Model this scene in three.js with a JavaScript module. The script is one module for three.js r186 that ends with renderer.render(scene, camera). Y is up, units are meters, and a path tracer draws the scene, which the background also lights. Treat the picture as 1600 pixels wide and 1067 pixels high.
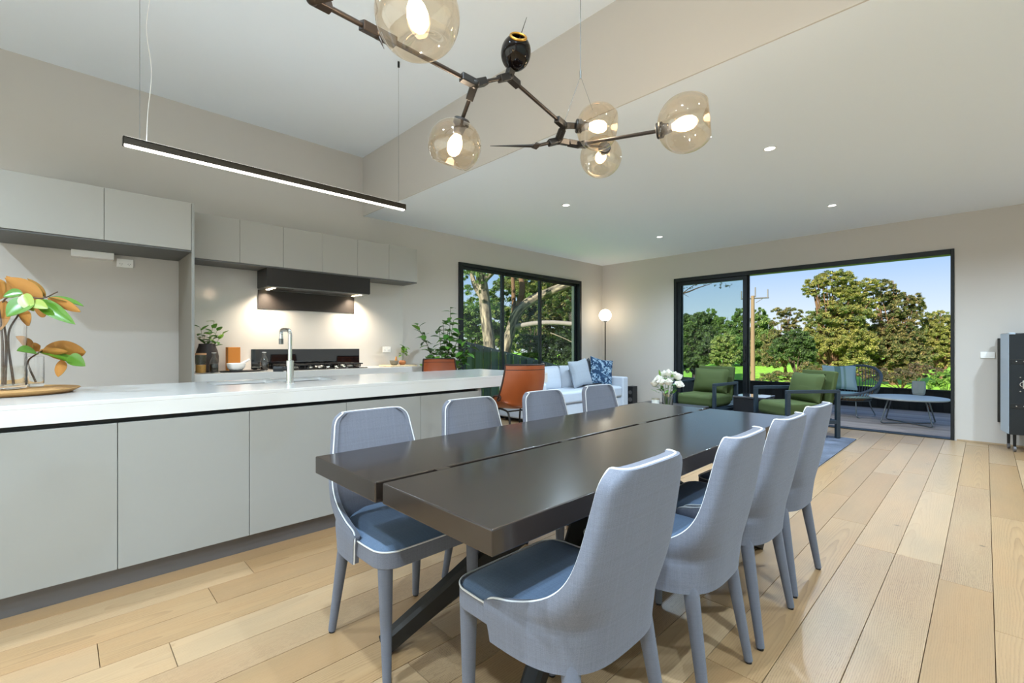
import * as THREE from 'three';
import { RoundedBoxGeometry } from 'three/addons/geometries/RoundedBoxGeometry.js';
import { mergeGeometries, mergeVertices, toCreasedNormals } from 'three/addons/utils/BufferGeometryUtils.js';
import { RectAreaLightUniformsLib } from 'three/addons/lights/RectAreaLightUniformsLib.js';

// ---------------------------------------------------------------- camera, sky, sun, exposure
// The room is described with a = metres along the kitchen wall away from the camera, b = metres to the left of the camera
// across the room, h = height. World: x = -b, y = h, z = -a. The camera stands at a = 0, b = 0.
const EYE = 1.15, FOCAL = 722, HORIZON = 540;
const scene = new THREE.Scene();
const camera = new THREE.PerspectiveCamera(2 * Math.atan(533.5 / FOCAL) * 180 / Math.PI, 1600 / 1067, 0.05, 400);
camera.position.set(0, EYE, 0);
camera.lookAt(-0.7155, EYE, -0.6984);
camera.setViewOffset(1600, 1067, 0, 533.5 - HORIZON, 1600, 1067);
scene.add(camera);

const renderer = new THREE.WebGLRenderer({ antialias: true });
renderer.toneMapping = THREE.LinearToneMapping;
renderer.toneMappingExposure = 1.33;
renderer.shadowMap.enabled = true;
RectAreaLightUniformsLib.init();

const SUN_FROM = new THREE.Vector3(0.0, 0.5, 0.9).normalize();      // low afternoon sun behind the house
{ // clear afternoon sky, pale at the horizon and deeper blue overhead, a little brighter towards the sun
  const W = 512, H = 256, d = new Float32Array(W * H * 4), stops = [[-90, 0.55, 0.58, 0.58], [0, 0.72, 0.77, 0.81], [3, 0.59, 0.69, 0.80], [8, 0.35, 0.51, 0.76], [15, 0.25, 0.41, 0.69], [30, 0.19, 0.34, 0.63], [90, 0.11, 0.23, 0.52]], q = new THREE.Vector3();
  for (let y = 0; y < H; y++) {
    const el = ((y + 0.5) / H - 0.5) * 180; let k = 1; while (k < stops.length - 1 && el > stops[k][0]) k++;
    const [p, n] = [stops[k - 1], stops[k]], t = Math.min(1, Math.max(0, (el - p[0]) / (n[0] - p[0])));
    for (let x = 0; x < W; x++) {
      const az = (x + 0.5) / W * 2 * Math.PI - Math.PI, e = el * Math.PI / 180; q.set(Math.cos(e) * Math.cos(az), Math.sin(e), Math.cos(e) * Math.sin(az));
      const near = Math.max(0, q.dot(SUN_FROM)), g = el > 0 ? 0.5 * Math.pow(near, 6) : 0;
      for (let c = 0; c < 3; c++) d[(y * W + x) * 4 + c] = p[c + 1] + (n[c + 1] - p[c + 1]) * t + g * [1, 0.93, 0.8][c];
      d[(y * W + x) * 4 + 3] = 1;
    }
  }
  const sky = new THREE.DataTexture(d, W, H, THREE.RGBAFormat, THREE.FloatType); sky.mapping = THREE.EquirectangularReflectionMapping; sky.magFilter = THREE.LinearFilter; sky.needsUpdate = true;
  scene.background = sky;
}
const sun = new THREE.DirectionalLight(0xfff6ea, 8);
sun.position.copy(SUN_FROM).multiplyScalar(60);
sun.castShadow = true;
Object.assign(sun.shadow.camera, { left: -60, right: 60, top: 60, bottom: -60, near: 1, far: 200 });
sun.shadow.mapSize.set(4096, 4096);
scene.add(sun);
const LAMP = { downlight: 18.5, strip: 26, stripUp: 9, bulb: 0.38, hood: 1.25, globe: 0.3 };   // strengths of the room's lamps
const LAMP_WHITE = new THREE.Color().setRGB(0.66, 0.84, 1.0);

// ---------------------------------------------------------------- helpers
let seed = 20240611;
function rnd() { seed = (seed + 0x6d2b79f5) | 0; let t = Math.imul(seed ^ (seed >>> 15), 1 | seed); t = (t + Math.imul(t ^ (t >>> 7), 61 | t)) ^ t; return ((t ^ (t >>> 14)) >>> 0) / 4294967296; }
const rr = (lo, hi) => lo + (hi - lo) * rnd();
const PI = Math.PI, clamp = (x, a, b) => Math.min(b, Math.max(a, x)), lerp = (a, b, t) => a + (b - a) * t, sstep = (a, b, x) => { const t = clamp((x - a) / (b - a), 0, 1); return t * t * (3 - 2 * t); };
const V = (a, b, h) => new THREE.Vector3(-b, h, -a);
const v3 = (x, y, z) => new THREE.Vector3(x, y, z);
// a place in the room seen in direction (u, v) of the photograph at a given distance in front of the camera
const seen = (u, v, depth) => { const r = (u - 800) / FOCAL * depth, a = 0.7157 * r + 0.6984 * depth, b = -0.6987 * r + 0.7155 * depth; return V(a, b, EYE + (HORIZON - v) / FOCAL * depth); };
const used = new Map();
function numbered(name) { const n = used.get(name) ?? 0; used.set(name, n + 1); return n ? name + '_' + String(n).padStart(3, '0') : name; }
function shadows(o) { o.castShadow = true; o.receiveShadow = true; return o; }
function tag(o, label, category, group) { o.userData.label = label; o.userData.category = category; if (group) o.userData.group = group; return o; }
function thing(name, label, category, at = v3(0, 0, 0), turn = 0, group) {
  const o = new THREE.Group(); o.name = numbered(name); o.position.copy(at); o.rotation.y = turn; scene.add(o);
  return tag(o, label, category, group);
}
function structure(name, geo, mat) { const m = shadows(new THREE.Mesh(geo, mat)); m.name = numbered(name); m.userData.kind = 'structure'; scene.add(m); return m; }
function structureGroup(name) { const o = new THREE.Group(); o.name = numbered(name); o.userData.kind = 'structure'; scene.add(o); return o; }
function part(parent, name, geo, mat, label) { const m = shadows(new THREE.Mesh(geo, mat)); m.name = name; if (label) m.userData.label = label; parent.add(m); return m; }
function single(name, label, category, geo, mat, at, group) { const m = shadows(new THREE.Mesh(geo, mat)); m.name = numbered(name); if (at) m.position.copy(at); scene.add(m); return tag(m, label, category, group); }
function copyOf(src, label, at, turn) { const c = src.clone(); c.name = numbered(src.name.replace(/_\d{3}$/, '')); c.userData = { ...src.userData, label: label ?? src.userData.label }; if (at) c.position.copy(at); if (turn !== undefined) c.rotation.y = turn; scene.add(c); return c; }

function boxUV(g, scale = 1) {            // uv in metres by the main direction of each face
  if (g.index) g = g.toNonIndexed();
  if (!g.attributes.normal) g.computeVertexNormals();
  const p = g.attributes.position, uv = new Float32Array(p.count * 2), A = v3(), B = v3(), C = v3();
  for (let i = 0; i < p.count; i += 3) {
    A.fromBufferAttribute(p, i); B.fromBufferAttribute(p, i + 1); C.fromBufferAttribute(p, i + 2);
    const n = B.clone().sub(A).cross(C.clone().sub(A)), x = Math.abs(n.x), y = Math.abs(n.y), z = Math.abs(n.z);
    for (let k = 0; k < 3; k++) {
      const q = [A, B, C][k], o = (i + k) * 2;
      if (x >= y && x >= z) { uv[o] = q.z * scale; uv[o + 1] = q.y * scale; } else if (y >= z) { uv[o] = q.x * scale; uv[o + 1] = q.z * scale; } else { uv[o] = q.x * scale; uv[o + 1] = q.y * scale; }
    }
  }
  g.setAttribute('uv', new THREE.BufferAttribute(uv, 2));
  return g;
}
const rbox = (w, h, d, r = 0.003, seg = 2) => new RoundedBoxGeometry(w, h, d, seg, Math.min(r, w / 2.01, h / 2.01, d / 2.01));
const box = (w, h, d) => new THREE.BoxGeometry(w, h, d);
const moved = (g, x, y, z) => g.translate(x, y, z);
// a box given by its extent in the room
function ext(a0, a1, b0, b1, h0, h1, r = 0) { const w = Math.abs(b1 - b0), h = Math.abs(h1 - h0), d = Math.abs(a1 - a0); return moved(r ? rbox(w, h, d, r) : box(w, h, d), -(b0 + b1) / 2, (h0 + h1) / 2, -(a0 + a1) / 2); }
// the same inside a thing whose base is at (a, b, h)
const inThing = (o, g) => g.translate(-o.position.x, -o.position.y, -o.position.z);
const extPart = (o, name, a0, a1, b0, b1, h0, h1, mat, r = 0.002, label) => part(o, name, boxUV(inThing(o, ext(a0, a1, b0, b1, h0, h1, r))), mat, label);
function flat(parts) { return mergeGeometries(parts.map((g) => { const c = g.index ? g.toNonIndexed() : g.clone(); for (const k of Object.keys(c.attributes)) if (!['position', 'normal', 'uv'].includes(k)) c.deleteAttribute(k); if (!c.attributes.uv) c.setAttribute('uv', new THREE.BufferAttribute(new Float32Array(c.attributes.position.count * 2), 2)); return c; })); }
function rod(p, q, r0, r1 = r0, seg = 12) {
  const d = q.clone().sub(p), g = new THREE.CylinderGeometry(r1, r0, d.length(), seg);
  g.applyQuaternion(new THREE.Quaternion().setFromUnitVectors(v3(0, 1, 0), d.normalize()));
  return g.translate((p.x + q.x) / 2, (p.y + q.y) / 2, (p.z + q.z) / 2);
}
function tube(pts, r, seg = 40, sides = 8, closed = false) { return new THREE.TubeGeometry(new THREE.CatmullRomCurve3(pts, closed, 'centripetal'), seg, r, sides, closed); }
function taperTube(pts, r0, r1, seg = 24, sides = 8) {
  const c = new THREE.CatmullRomCurve3(pts), g = new THREE.TubeGeometry(c, seg, 1, sides, false), p = g.attributes.position, q = v3();
  for (let i = 0; i <= seg; i++) { const o = c.getPointAt(i / seg), r = lerp(r0, r1, i / seg); for (let j = 0; j <= sides; j++) { const k = i * (sides + 1) + j; q.fromBufferAttribute(p, k).sub(o).multiplyScalar(r).add(o); p.setXYZ(k, q.x, q.y, q.z); } }
  return g;
}
const lathe = (pts, seg = 32) => new THREE.LatheGeometry(pts.map(([x, y]) => new THREE.Vector2(x, y)), seg);
function grid(nu, nv, f, closeU = false) {   // surface from f(u, v) -> Vector3, u, v in 0..1
  const pos = [], uv = [], idx = [];
  for (let j = 0; j <= nv; j++) for (let i = 0; i <= nu; i++) { const p = f(i / nu, j / nv); pos.push(p.x, p.y, p.z); uv.push(i / nu, j / nv); }
  for (let j = 0; j < nv; j++) for (let i = 0; i < nu; i++) { const k = j * (nu + 1) + i; idx.push(k, k + 1, k + nu + 1, k + 1, k + nu + 2, k + nu + 1); }
  const g = new THREE.BufferGeometry(); g.setAttribute('position', new THREE.Float32BufferAttribute(pos, 3)); g.setAttribute('uv', new THREE.Float32BufferAttribute(uv, 2)); g.setIndex(idx); g.computeVertexNormals(); return g;
}
function extrude(points, depth, bevel = 0.003, seg = 2) {
  const s = new THREE.Shape(points.map(([x, y]) => new THREE.Vector2(x, y)));
  return new THREE.ExtrudeGeometry(s, { depth: depth - 2 * bevel, bevelEnabled: bevel > 0, bevelSize: bevel, bevelThickness: bevel, bevelSegments: seg, bevelOffset: -bevel, curveSegments: 12 }).translate(0, 0, bevel);
}
// a soft cushion: a box pinched to its corners and swollen in its middle; size w x h x d (d = thickness)
function cushion(w, h, d, n = 14, pinch = 0.06, edge = 0.22) {
  const side = (s) => grid(n, n, (u, v) => {
    const x = u * 2 - 1, y = v * 2 - 1, m = (1 - Math.pow(Math.abs(x), 2.6)) * (1 - Math.pow(Math.abs(y), 2.6)), px = 1 - pinch * (1 - y * y), py = 1 - pinch * (1 - x * x);
    return v3(x * w / 2 * (1 - pinch * (1 - x * x) * 0) * (1 - pinch * (1 - Math.abs(y)) * Math.abs(x)) * (px > 0 ? 1 : 1), y * h / 2 * (1 - pinch * (1 - Math.abs(x)) * Math.abs(y)) * (py > 0 ? 1 : 1), s * d / 2 * (edge * (Math.abs(x) < 1 && Math.abs(y) < 1 ? 1 : 0) * 0 + Math.pow(Math.max(m, 0), 0.42)));
  });
  const f = side(1), b = side(-1); b.index.array.reverse?.(); const ix = b.index.array; for (let i = 0; i < ix.length; i += 3) { const t = ix[i]; ix[i] = ix[i + 1]; ix[i + 1] = t; } b.computeVertexNormals(); f.computeVertexNormals();
  return flat([f, b]);
}
// noise
const hash = (x, y, s) => { let n = Math.imul(x | 0, 374761393) + Math.imul(y | 0, 668265263) + Math.imul(s | 0, 1274126177); n = Math.imul(n ^ (n >>> 13), 1103515245); return ((n ^ (n >>> 16)) >>> 0) / 4294967296; };
function noise(x, y, s = 0) { const ix = Math.floor(x), iy = Math.floor(y), fx = x - ix, fy = y - iy, a = fx * fx * (3 - 2 * fx), b = fy * fy * (3 - 2 * fy); return lerp(lerp(hash(ix, iy, s), hash(ix + 1, iy, s), a), lerp(hash(ix, iy + 1, s), hash(ix + 1, iy + 1, s), a), b) * 2 - 1; }
function fbm(x, y, s = 0, n = 4) { let t = 0, k = 0.5; for (let i = 0; i < n; i++) { t += k * noise(x, y, s + i * 17); x *= 2; y *= 2; k /= 2; } return t; }
function texture(w, h, f, srgb = true) {   // f(x, y) -> [r, g, b] 0..255
  const d = new Uint8Array(w * h * 4);
  for (let y = 0; y < h; y++) for (let x = 0; x < w; x++) { const c = f(x, y), o = (y * w + x) * 4; d[o] = clamp(c[0], 0, 255); d[o + 1] = clamp(c[1], 0, 255); d[o + 2] = clamp(c[2], 0, 255); d[o + 3] = 255; }
  const t = new THREE.DataTexture(d, w, h); t.wrapS = t.wrapT = THREE.RepeatWrapping; t.magFilter = THREE.LinearFilter; t.minFilter = THREE.LinearMipmapLinearFilter; t.generateMipmaps = true; if (srgb) t.colorSpace = THREE.SRGBColorSpace; t.needsUpdate = true; return t;
}
const rep = (t, x, y = x) => { const c = t.clone(); c.repeat.set(x, y); c.needsUpdate = true; return c; };
const std = (color, roughness = 0.6, more = {}) => new THREE.MeshStandardMaterial({ color, roughness, ...more });
const phys = (color, roughness = 0.6, more = {}) => new THREE.MeshPhysicalMaterial({ color, roughness, ...more });
const glow = (color, k) => new THREE.MeshStandardMaterial({ color: 0xffffff, emissive: color, emissiveIntensity: k, roughness: 0.5 });

// ---------------------------------------------------------------- materials
function weave(c, amp, n = 256, slub = 0.12) {   // heathered plain weave; returns colour and bump
  const val = (x, y) => { const u = (x >> 1), v = (y >> 1), over = ((u + v) & 1); const t = hash(u & 127, over ? 7 : v & 127, 3) * 0.5 + hash(over ? 9 : u & 127, v & 127, 5) * 0.5; return t; };
  const map = texture(n, n, (x, y) => { const k = 1 + amp * (val(x, y) - 0.5) * 2 + slub * amp * noise(x / 90, y / 1.5, 8) + slub * amp * noise(x / 1.5, y / 90, 12); return [c[0] * k, c[1] * k, c[2] * k]; });
  const bump = texture(n, n, (x, y) => { const g = 128 + 90 * Math.sin(x * PI / 2) * Math.sin(y * PI / 2) + 30 * (val(x, y) - 0.5); return [g, g, g]; }, false);
  return [map, bump];
}
function cloth(c, amp = 0.14, size = 0.28, more = {}) { const [m, b] = weave(c, amp); return phys(0xffffff, 0.92, { map: rep(m, 1 / size), bumpMap: rep(b, 1 / size), bumpScale: 0.0007, sheen: 0.35, sheenRoughness: 0.6, sheenColor: new THREE.Color(0.6, 0.65, 0.75), ...more }); }
function plankTexture(k, base, dark, W, H, len, wid, strength, mott) {
  const y0 = (hash(k, 1, 77) - 0.5) * wid * 2.2, slope = 0.02 + 0.05 * hash(k, 2, 77), d0 = 0.004 + 0.06 * hash(k, 3, 77), rings = 90 + 90 * hash(k, 4, 77), sgn = hash(k, 5, 77) > 0.5 ? 1 : -1;
  return texture(W, H, (px, py) => {
    const x = px / W * len, y = (py / H - 0.5) * wid, yy = y + 0.018 * fbm(x * 1.7, k * 9.1, 5 + k) + 0.006 * fbm(x * 6, y * 20, 9 + k);
    const xx = sgn > 0 ? x : len - x, r = Math.hypot(yy - y0, d0 + slope * xx), ph = r * rings + 1.2 * fbm(x * 2.5, y * 12, 21 + k), f = ph - Math.floor(ph);
    const ring = Math.pow(f, 3) * (0.4 + 0.6 * (fbm(x * 2, y * 8, 33 + k) + 0.5)), fibre = fbm(x * 7, y * 420, 41 + k, 2), pore = noise(x * 30, y * 1500, 51 + k) > 0.72 ? 0.35 : 0;
    const mo = fbm(x * 2.2, y * 9, 61 + k, 4) * mott, t = clamp(strength * ring + 0.12 * fibre + 0.12 * pore * strength + mo * 0.45, -0.4, 1);
    const kn = Math.hypot((x - len * (0.2 + 0.6 * hash(k, 8, 9))) * 1.6, y - wid * 0.6 * (hash(k, 9, 9) - 0.5)), knot = k % 3 === 1 ? Math.exp(-Math.pow(kn / 0.012, 2)) : 0;
    const m = 1 + 0.18 * mo;
    return [0, 1, 2].map((c) => lerp(lerp(base[c], dark[c], t) * m, dark[c] * 0.45, knot * 0.8));
  });
}
const M = {};
M.wall = std(0xc7c1ba, 0.85);
M.ceiling = std(0xe9eff5, 0.9);
M.fabric = cloth([106, 110, 122], 0.12, 0.13);
M.seatFabric = cloth([104, 124, 150], 0.12, 0.13);
M.piping = std(0xd2d4d6, 0.7);
M.blackMetal = std(0x17181a, 0.42, { metalness: 0.3 });
M.frame = std(0x1d2226, 0.4, { metalness: 0.35 });
M.chrome = std(0xd8d8d6, 0.14, { metalness: 1 });
M.steel = std(0x7c7e7d, 0.36, { metalness: 1 });
M.cabinet = std(0x979793, 0.42);
M.upper = std(0xa9a69f, 0.42);
M.cabinetSide = std(0x857f74, 0.5);
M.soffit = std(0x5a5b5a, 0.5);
M.stone = phys(0xd6d6d4, 0.16, { clearcoat: 0.3, clearcoatRoughness: 0.1 });
M.kick = std(0x6f6e70, 0.4, { metalness: 0.5 });
M.shadowGap = std(0x15181b, 0.35, { metalness: 0.4 });
M.white = std(0xf2f1ee, 0.5);
M.whiteGloss = phys(0xcbc8c3, 0.08, { clearcoat: 0.5, clearcoatRoughness: 0.03 });
M.pane = phys(0xf2f7f6, 0.0, { transmission: 1, thickness: 0, ior: 1.22 });
M.glass = phys(0xfcfefd, 0.0, { transmission: 1, thickness: 0, ior: 1.6, side: THREE.DoubleSide });
M.amber = phys(0xf8eedf, 0.0, { transmission: 1, thickness: 0, ior: 1.95, side: THREE.DoubleSide });
M.solidGlass = phys(0xffffff, 0.0, { transmission: 1, thickness: 0.004, ior: 1.45 });
M.water = phys(0xf4f8f6, 0.0, { transmission: 1, thickness: 0.05, ior: 1.33 });
// ---------------------------------------------------------------- the room shell
const A0 = -2.6, A1 = 7.77, B0 = -2.2, B1 = 5.37, LOW = 2.75, HIGH = 3.47, STEP = 2.68, T = 0.22;
// floor: boards 186 mm wide along a, each a piece of its own
{
  const floor = structureGroup('floor');
  const under = part(floor, 'subfloor', ext(A0 - T, A1 + T, B0 - T, B1 + T, -0.3, -0.014), std(0x8a6a48, 0.9));
  const tones = [[[168, 138, 103], [128, 96, 64]], [[164, 132, 94], [112, 82, 54]], [[173, 145, 111], [138, 106, 74]], [[166, 137, 103], [102, 76, 54]], [[171, 142, 107], [130, 99, 68]], [[158, 126, 89], [116, 85, 56]]];
  const mats = tones.map(([c, d], k) => std(0xffffff, 0.34, { map: plankTexture(k + 1, c, d, 1280, 128, 2.2, 0.186, k === 3 ? 0.9 : 0.5, k === 1 ? 1.2 : 0.85) }));
  const W = 0.1862, lines = new Map();
  const cut = (len) => {
    const key = len.toFixed(2);
    if (!lines.has(key)) { const g = boxUV(rbox(W - 0.0024, 0.014, len - 0.0022, 0.0008, 1)); const uv = g.attributes.uv, p = g.attributes.position; for (let i = 0; i < p.count; i++) uv.setXY(i, (p.getZ(i) + len / 2) / 2.2, (p.getX(i) + W / 2) / W); lines.set(key, g); }
    return lines.get(key);
  };
  for (let k = -12; k < 29; k++) {
    const b0 = -0.0256 + k * W; if (b0 < B0 - 0.1 || b0 + W > B1 + 0.05) continue;
    let a = k === 2 ? 3.30 - 2.2 * 4 : A0 - 1.1 + ((k * 7 + 100) % 11) * 0.2;
    const lengths = [2.2, 1.8, 2.2, 2.0, 2.2, 1.6];
    let n = 0;
    while (a < A1) {
      let len = k === 2 ? 2.2 : lengths[(k * 5 + n * 2 + 60) % 6], s = Math.max(a, A0), e = Math.min(a + len, A1); n++; a += len;
      if (e - s < 0.05 || (b0 > 2.95 && b0 < 4.75 && e < 2.3 && e > -0.6) || (b0 > 4.8 && e < 3.2 && e > -0.6)) continue;
      const pick = k === 2 && Math.abs(e - 3.3) < 0.05 ? 3 : (hash(k, n, 5) * 6) | 0;
      const m = part(floor, 'plank', cut(Math.round((e - s) * 20) / 20), mats[pick]); m.position.set(-(b0 + W / 2), -0.007, -(s + e) / 2);
    }
  }
}
// walls, with thickness; openings left in them
const wallPieces = (list) => flat(list.map((q) => boxUV(ext(...q))));
const W1 = { a0: 4.146, a1: 7.07, h1: 2.372 };                     // window in the kitchen wall
const D1 = { b0: 0.262, b1: 4.02 * 0.958, h1: 2.33 };                      // sliding door in the far wall
const W2 = { a0: -1.8, a1: 3.4, h0: 0.35, h1: 2.35 };              // window behind the photographer, in the right wall
structure('wall_left', wallPieces([[A0 - T, W1.a0, B1, B1 + T, -0.3, HIGH + 0.3], [W1.a1, A1 + T, B1, B1 + T, -0.3, HIGH + 0.3], [W1.a0, W1.a1, B1, B1 + T, W1.h1, HIGH + 0.3], [W1.a0, W1.a1, B1, B1 + T, -0.3, 0.0]]), M.wall);
structure('wall_far', wallPieces([[A1, A1 + T, D1.b1, B1, -0.3, HIGH + 0.3], [A1, A1 + T, B0 - T, D1.b0, -0.3, HIGH + 0.3], [A1, A1 + T, D1.b0, D1.b1, D1.h1, HIGH + 0.3], [A1, A1 + T, D1.b0, D1.b1, -0.3, -0.04]]), M.wall);
structure('wall_right', wallPieces([[A0 - T, W2.a0, B0 - T, B0, -0.3, HIGH + 0.3], [W2.a1, A1, B0 - T, B0, -0.3, HIGH + 0.3], [W2.a0, W2.a1, B0 - T, B0, -0.3, W2.h0], [W2.a0, W2.a1, B0 - T, B0, W2.h1, HIGH + 0.3]]), M.wall);
const D2 = { b0: -1.7, b1: 4.9, h1: 2.5 };                          // glazed doors in the wall behind the photographer
structure('wall_back', wallPieces([[A0 - T, A0, B0, D2.b0, -0.3, HIGH + 0.3], [A0 - T, A0, D2.b1, B1, -0.3, HIGH + 0.3], [A0 - T, A0, D2.b0, D2.b1, D2.h1, HIGH + 0.3], [A0 - T, A0, D2.b0, D2.b1, -0.3, -0.02]]), M.wall);
{
  const w = structureGroup('door_2'), n = 4, f = 0.06; const P = (m, ...q) => extPart(w, m, ...q, m === 'pane' ? M.pane : M.frame, 0.004);
  P('door_frame', A0 - 0.14, A0 - 0.04, D2.b0, D2.b1, D2.h1 - f, D2.h1); P('threshold', A0 - 0.14, A0 - 0.04, D2.b0, D2.b1, -0.02, 0.01);
  for (let i = 0; i <= n; i++) { const b = D2.b0 + (D2.b1 - D2.b0) * i / n; P('sash_stile', A0 - 0.12, A0 - 0.06, b - 0.04, b + 0.04, 0.01, D2.h1 - f); if (i < n) P('pane', A0 - 0.095, A0 - 0.089, b + 0.04, b + (D2.b1 - D2.b0) / n - 0.04, 0.01, D2.h1 - f); }
}
structure('ceiling', wallPieces([[STEP, A1, B0, B1, LOW, HIGH + 0.3], [A0, STEP, B0, B1, HIGH, HIGH + 0.3]]), M.ceiling);
structure('wall_bulkhead', wallPieces([[STEP - 0.012, STEP, B0, B1, LOW + 0.0, HIGH]]), M.wall);
structure('roof', flat([ext(A0 - 0.9, A1 + 1.0, B0 - 0.9, B1 + 0.75, HIGH + 0.3, HIGH + 0.5)]), std(0x4a4d50, 0.7));
// small square shadow-line skirting on the far wall
structure('baseboard_far', ext(A1 - 0.004, A1, B0, D1.b0 - 0.02, 0, 0.02), std(0xb59c7c, 0.6));
// the window in the kitchen wall: frame, three sashes, panes
{
  const w = structureGroup('window_1'); const b = B1 - 0.02, d = 0.09, f = 0.055;
  const P = (n, ...q) => extPart(w, n, ...q, n === 'pane' ? M.pane : M.frame, 0.004);
  P('window_frame', W1.a0, W1.a0 + f, b, b + d + 0.03, 0, W1.h1); P('window_frame', W1.a1 - f, W1.a1, b, b + d + 0.03, 0, W1.h1);
  P('window_frame', W1.a0 + f, W1.a1 - f, b, b + d + 0.03, W1.h1 - f, W1.h1); P('window_frame', W1.a0 + f, W1.a1 - f, b, b + d + 0.03, 0.0, 0.06);
  const x = [W1.a0 + f, 5.05, 5.98, W1.a1 - f], s = 0.045;
  for (let i = 0; i < 3; i++) {
    const a0 = x[i] - (i ? 0.02 : 0), a1 = x[i + 1] + (i < 2 ? 0.02 : 0), bb = b + 0.02 + i * 0.032;
    P('sash_stile', a0, a0 + s, bb, bb + 0.028, 0.06, W1.h1 - f); P('sash_stile', a1 - s, a1, bb, bb + 0.028, 0.06, W1.h1 - f);
    P('sash_rail', a0 + s, a1 - s, bb, bb + 0.028, W1.h1 - f - s, W1.h1 - f); P('sash_rail', a0 + s, a1 - s, bb, bb + 0.028, 0.06, 0.06 + 0.07);
    P('pane', a0 + s, a1 - s, bb + 0.011, bb + 0.017, 0.13, W1.h1 - f - s);
  }
  part(w, 'pull_handle', tube([V(4.235, b + 0.01, 0.9), V(4.235, b - 0.05, 0.9), V(4.235, b - 0.05, 1.22), V(4.235, b + 0.01, 1.22)].map((p) => p), 0.009, 40, 8), M.blackMetal);
}
// the sliding door in the far wall, its open panel stacked behind the fixed ones
{
  const w = structureGroup('door_1'); const a = A1 - 0.015, d = 0.16, f = 0.05;
  const P = (n, ...q) => extPart(w, n, ...q, n === 'pane' ? M.pane : M.frame, 0.004);
  P('door_frame', a, a + d, D1.b0, D1.b0 + f * 0.7, -0.005, D1.h1); P('door_frame', a, a + d, D1.b1 - f, D1.b1, -0.005, D1.h1);
  P('door_frame', a, a + d, D1.b0 + f * 0.7, D1.b1 - f, D1.h1 - 0.065, D1.h1); P('threshold', a, a + d, D1.b0 + f * 0.7, D1.b1 - f, -0.03, 0.012);
  const y0 = 0.015, y1 = D1.h1 - 0.065, s = 0.06;
  [[2.645, D1.b1 - f, 0.03], [2.62, D1.b1 - f - 0.02, 0.075]].forEach(([b0, b1, o], i) => {
    const e = a + o;
    P('sash_stile', e, e + 0.03, b0, b0 + s, y0, y1); P('sash_stile', e, e + 0.03, b1 - s, b1, y0, y1);
    P('sash_rail', e, e + 0.03, b0 + s, b1 - s, y1 - s, y1); P('sash_rail', e, e + 0.03, b0 + s, b1 - s, y0, y0 + 0.08);
    P('pane', e + 0.012, e + 0.018, b0 + s, b1 - s, y0 + 0.08, y1 - s);
  });
  part(w, 'door_handle', flat([inThing(w, ext(a + 0.0, a + 0.03, 2.66, 2.69, 0.9, 1.16, 0.01))]), M.blackMetal);
}
{
  const w = structureGroup('window_2'); const b = B0 - 0.14, f = 0.05;
  const P = (n, ...q) => extPart(w, n, ...q, n === 'pane' ? M.pane : M.frame, 0.004);
  P('window_frame', W2.a0, W2.a0 + f, b, b + 0.08, W2.h0, W2.h1); P('window_frame', W2.a1 - f, W2.a1, b, b + 0.08, W2.h0, W2.h1); P('window_frame', 0.7 - f / 2, 0.7 + f / 2, b, b + 0.08, W2.h0 + f, W2.h1 - f);
  P('window_frame', W2.a0 + f, W2.a1 - f, b, b + 0.08, W2.h0, W2.h0 + f); P('window_frame', W2.a0 + f, W2.a1 - f, b, b + 0.08, W2.h1 - f, W2.h1);
  P('pane', W2.a0 + f, 0.7 - f / 2, b + 0.035, b + 0.041, W2.h0 + f, W2.h1 - f); P('pane', 0.7 + f / 2, W2.a1 - f, b + 0.035, b + 0.041, W2.h0 + f, W2.h1 - f);
}
// sheer white curtains drawn over the glazing behind the photographer
{
  const sheer = phys(0xf4f3f0, 1.0, { transmission: 0.6, thickness: 0, side: THREE.DoubleSide });
  const drape = (L, h, seedK) => grid(Math.round(L * 36), 2, (u, v) => v3((u - 0.5) * L, v * h, 0.035 * Math.sin(u * L * 42 + 2 * noise(u * L * 3, 0, seedK))));
  const c1 = single('sheer_curtain', 'sheer white curtain drawn over the glazed doors behind the photographer', 'curtain', drape(6.7, 2.56, 3), sheer, V(A0 + 0.1, 1.6, 0.01));
  const c2 = single('sheer_curtain', 'sheer white curtain drawn over the window in the right wall', 'curtain', drape(5.4, 2.42, 4), sheer, V(0.8, B0 + 0.1, 0.01)); c2.rotation.y = PI / 2;
}
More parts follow.
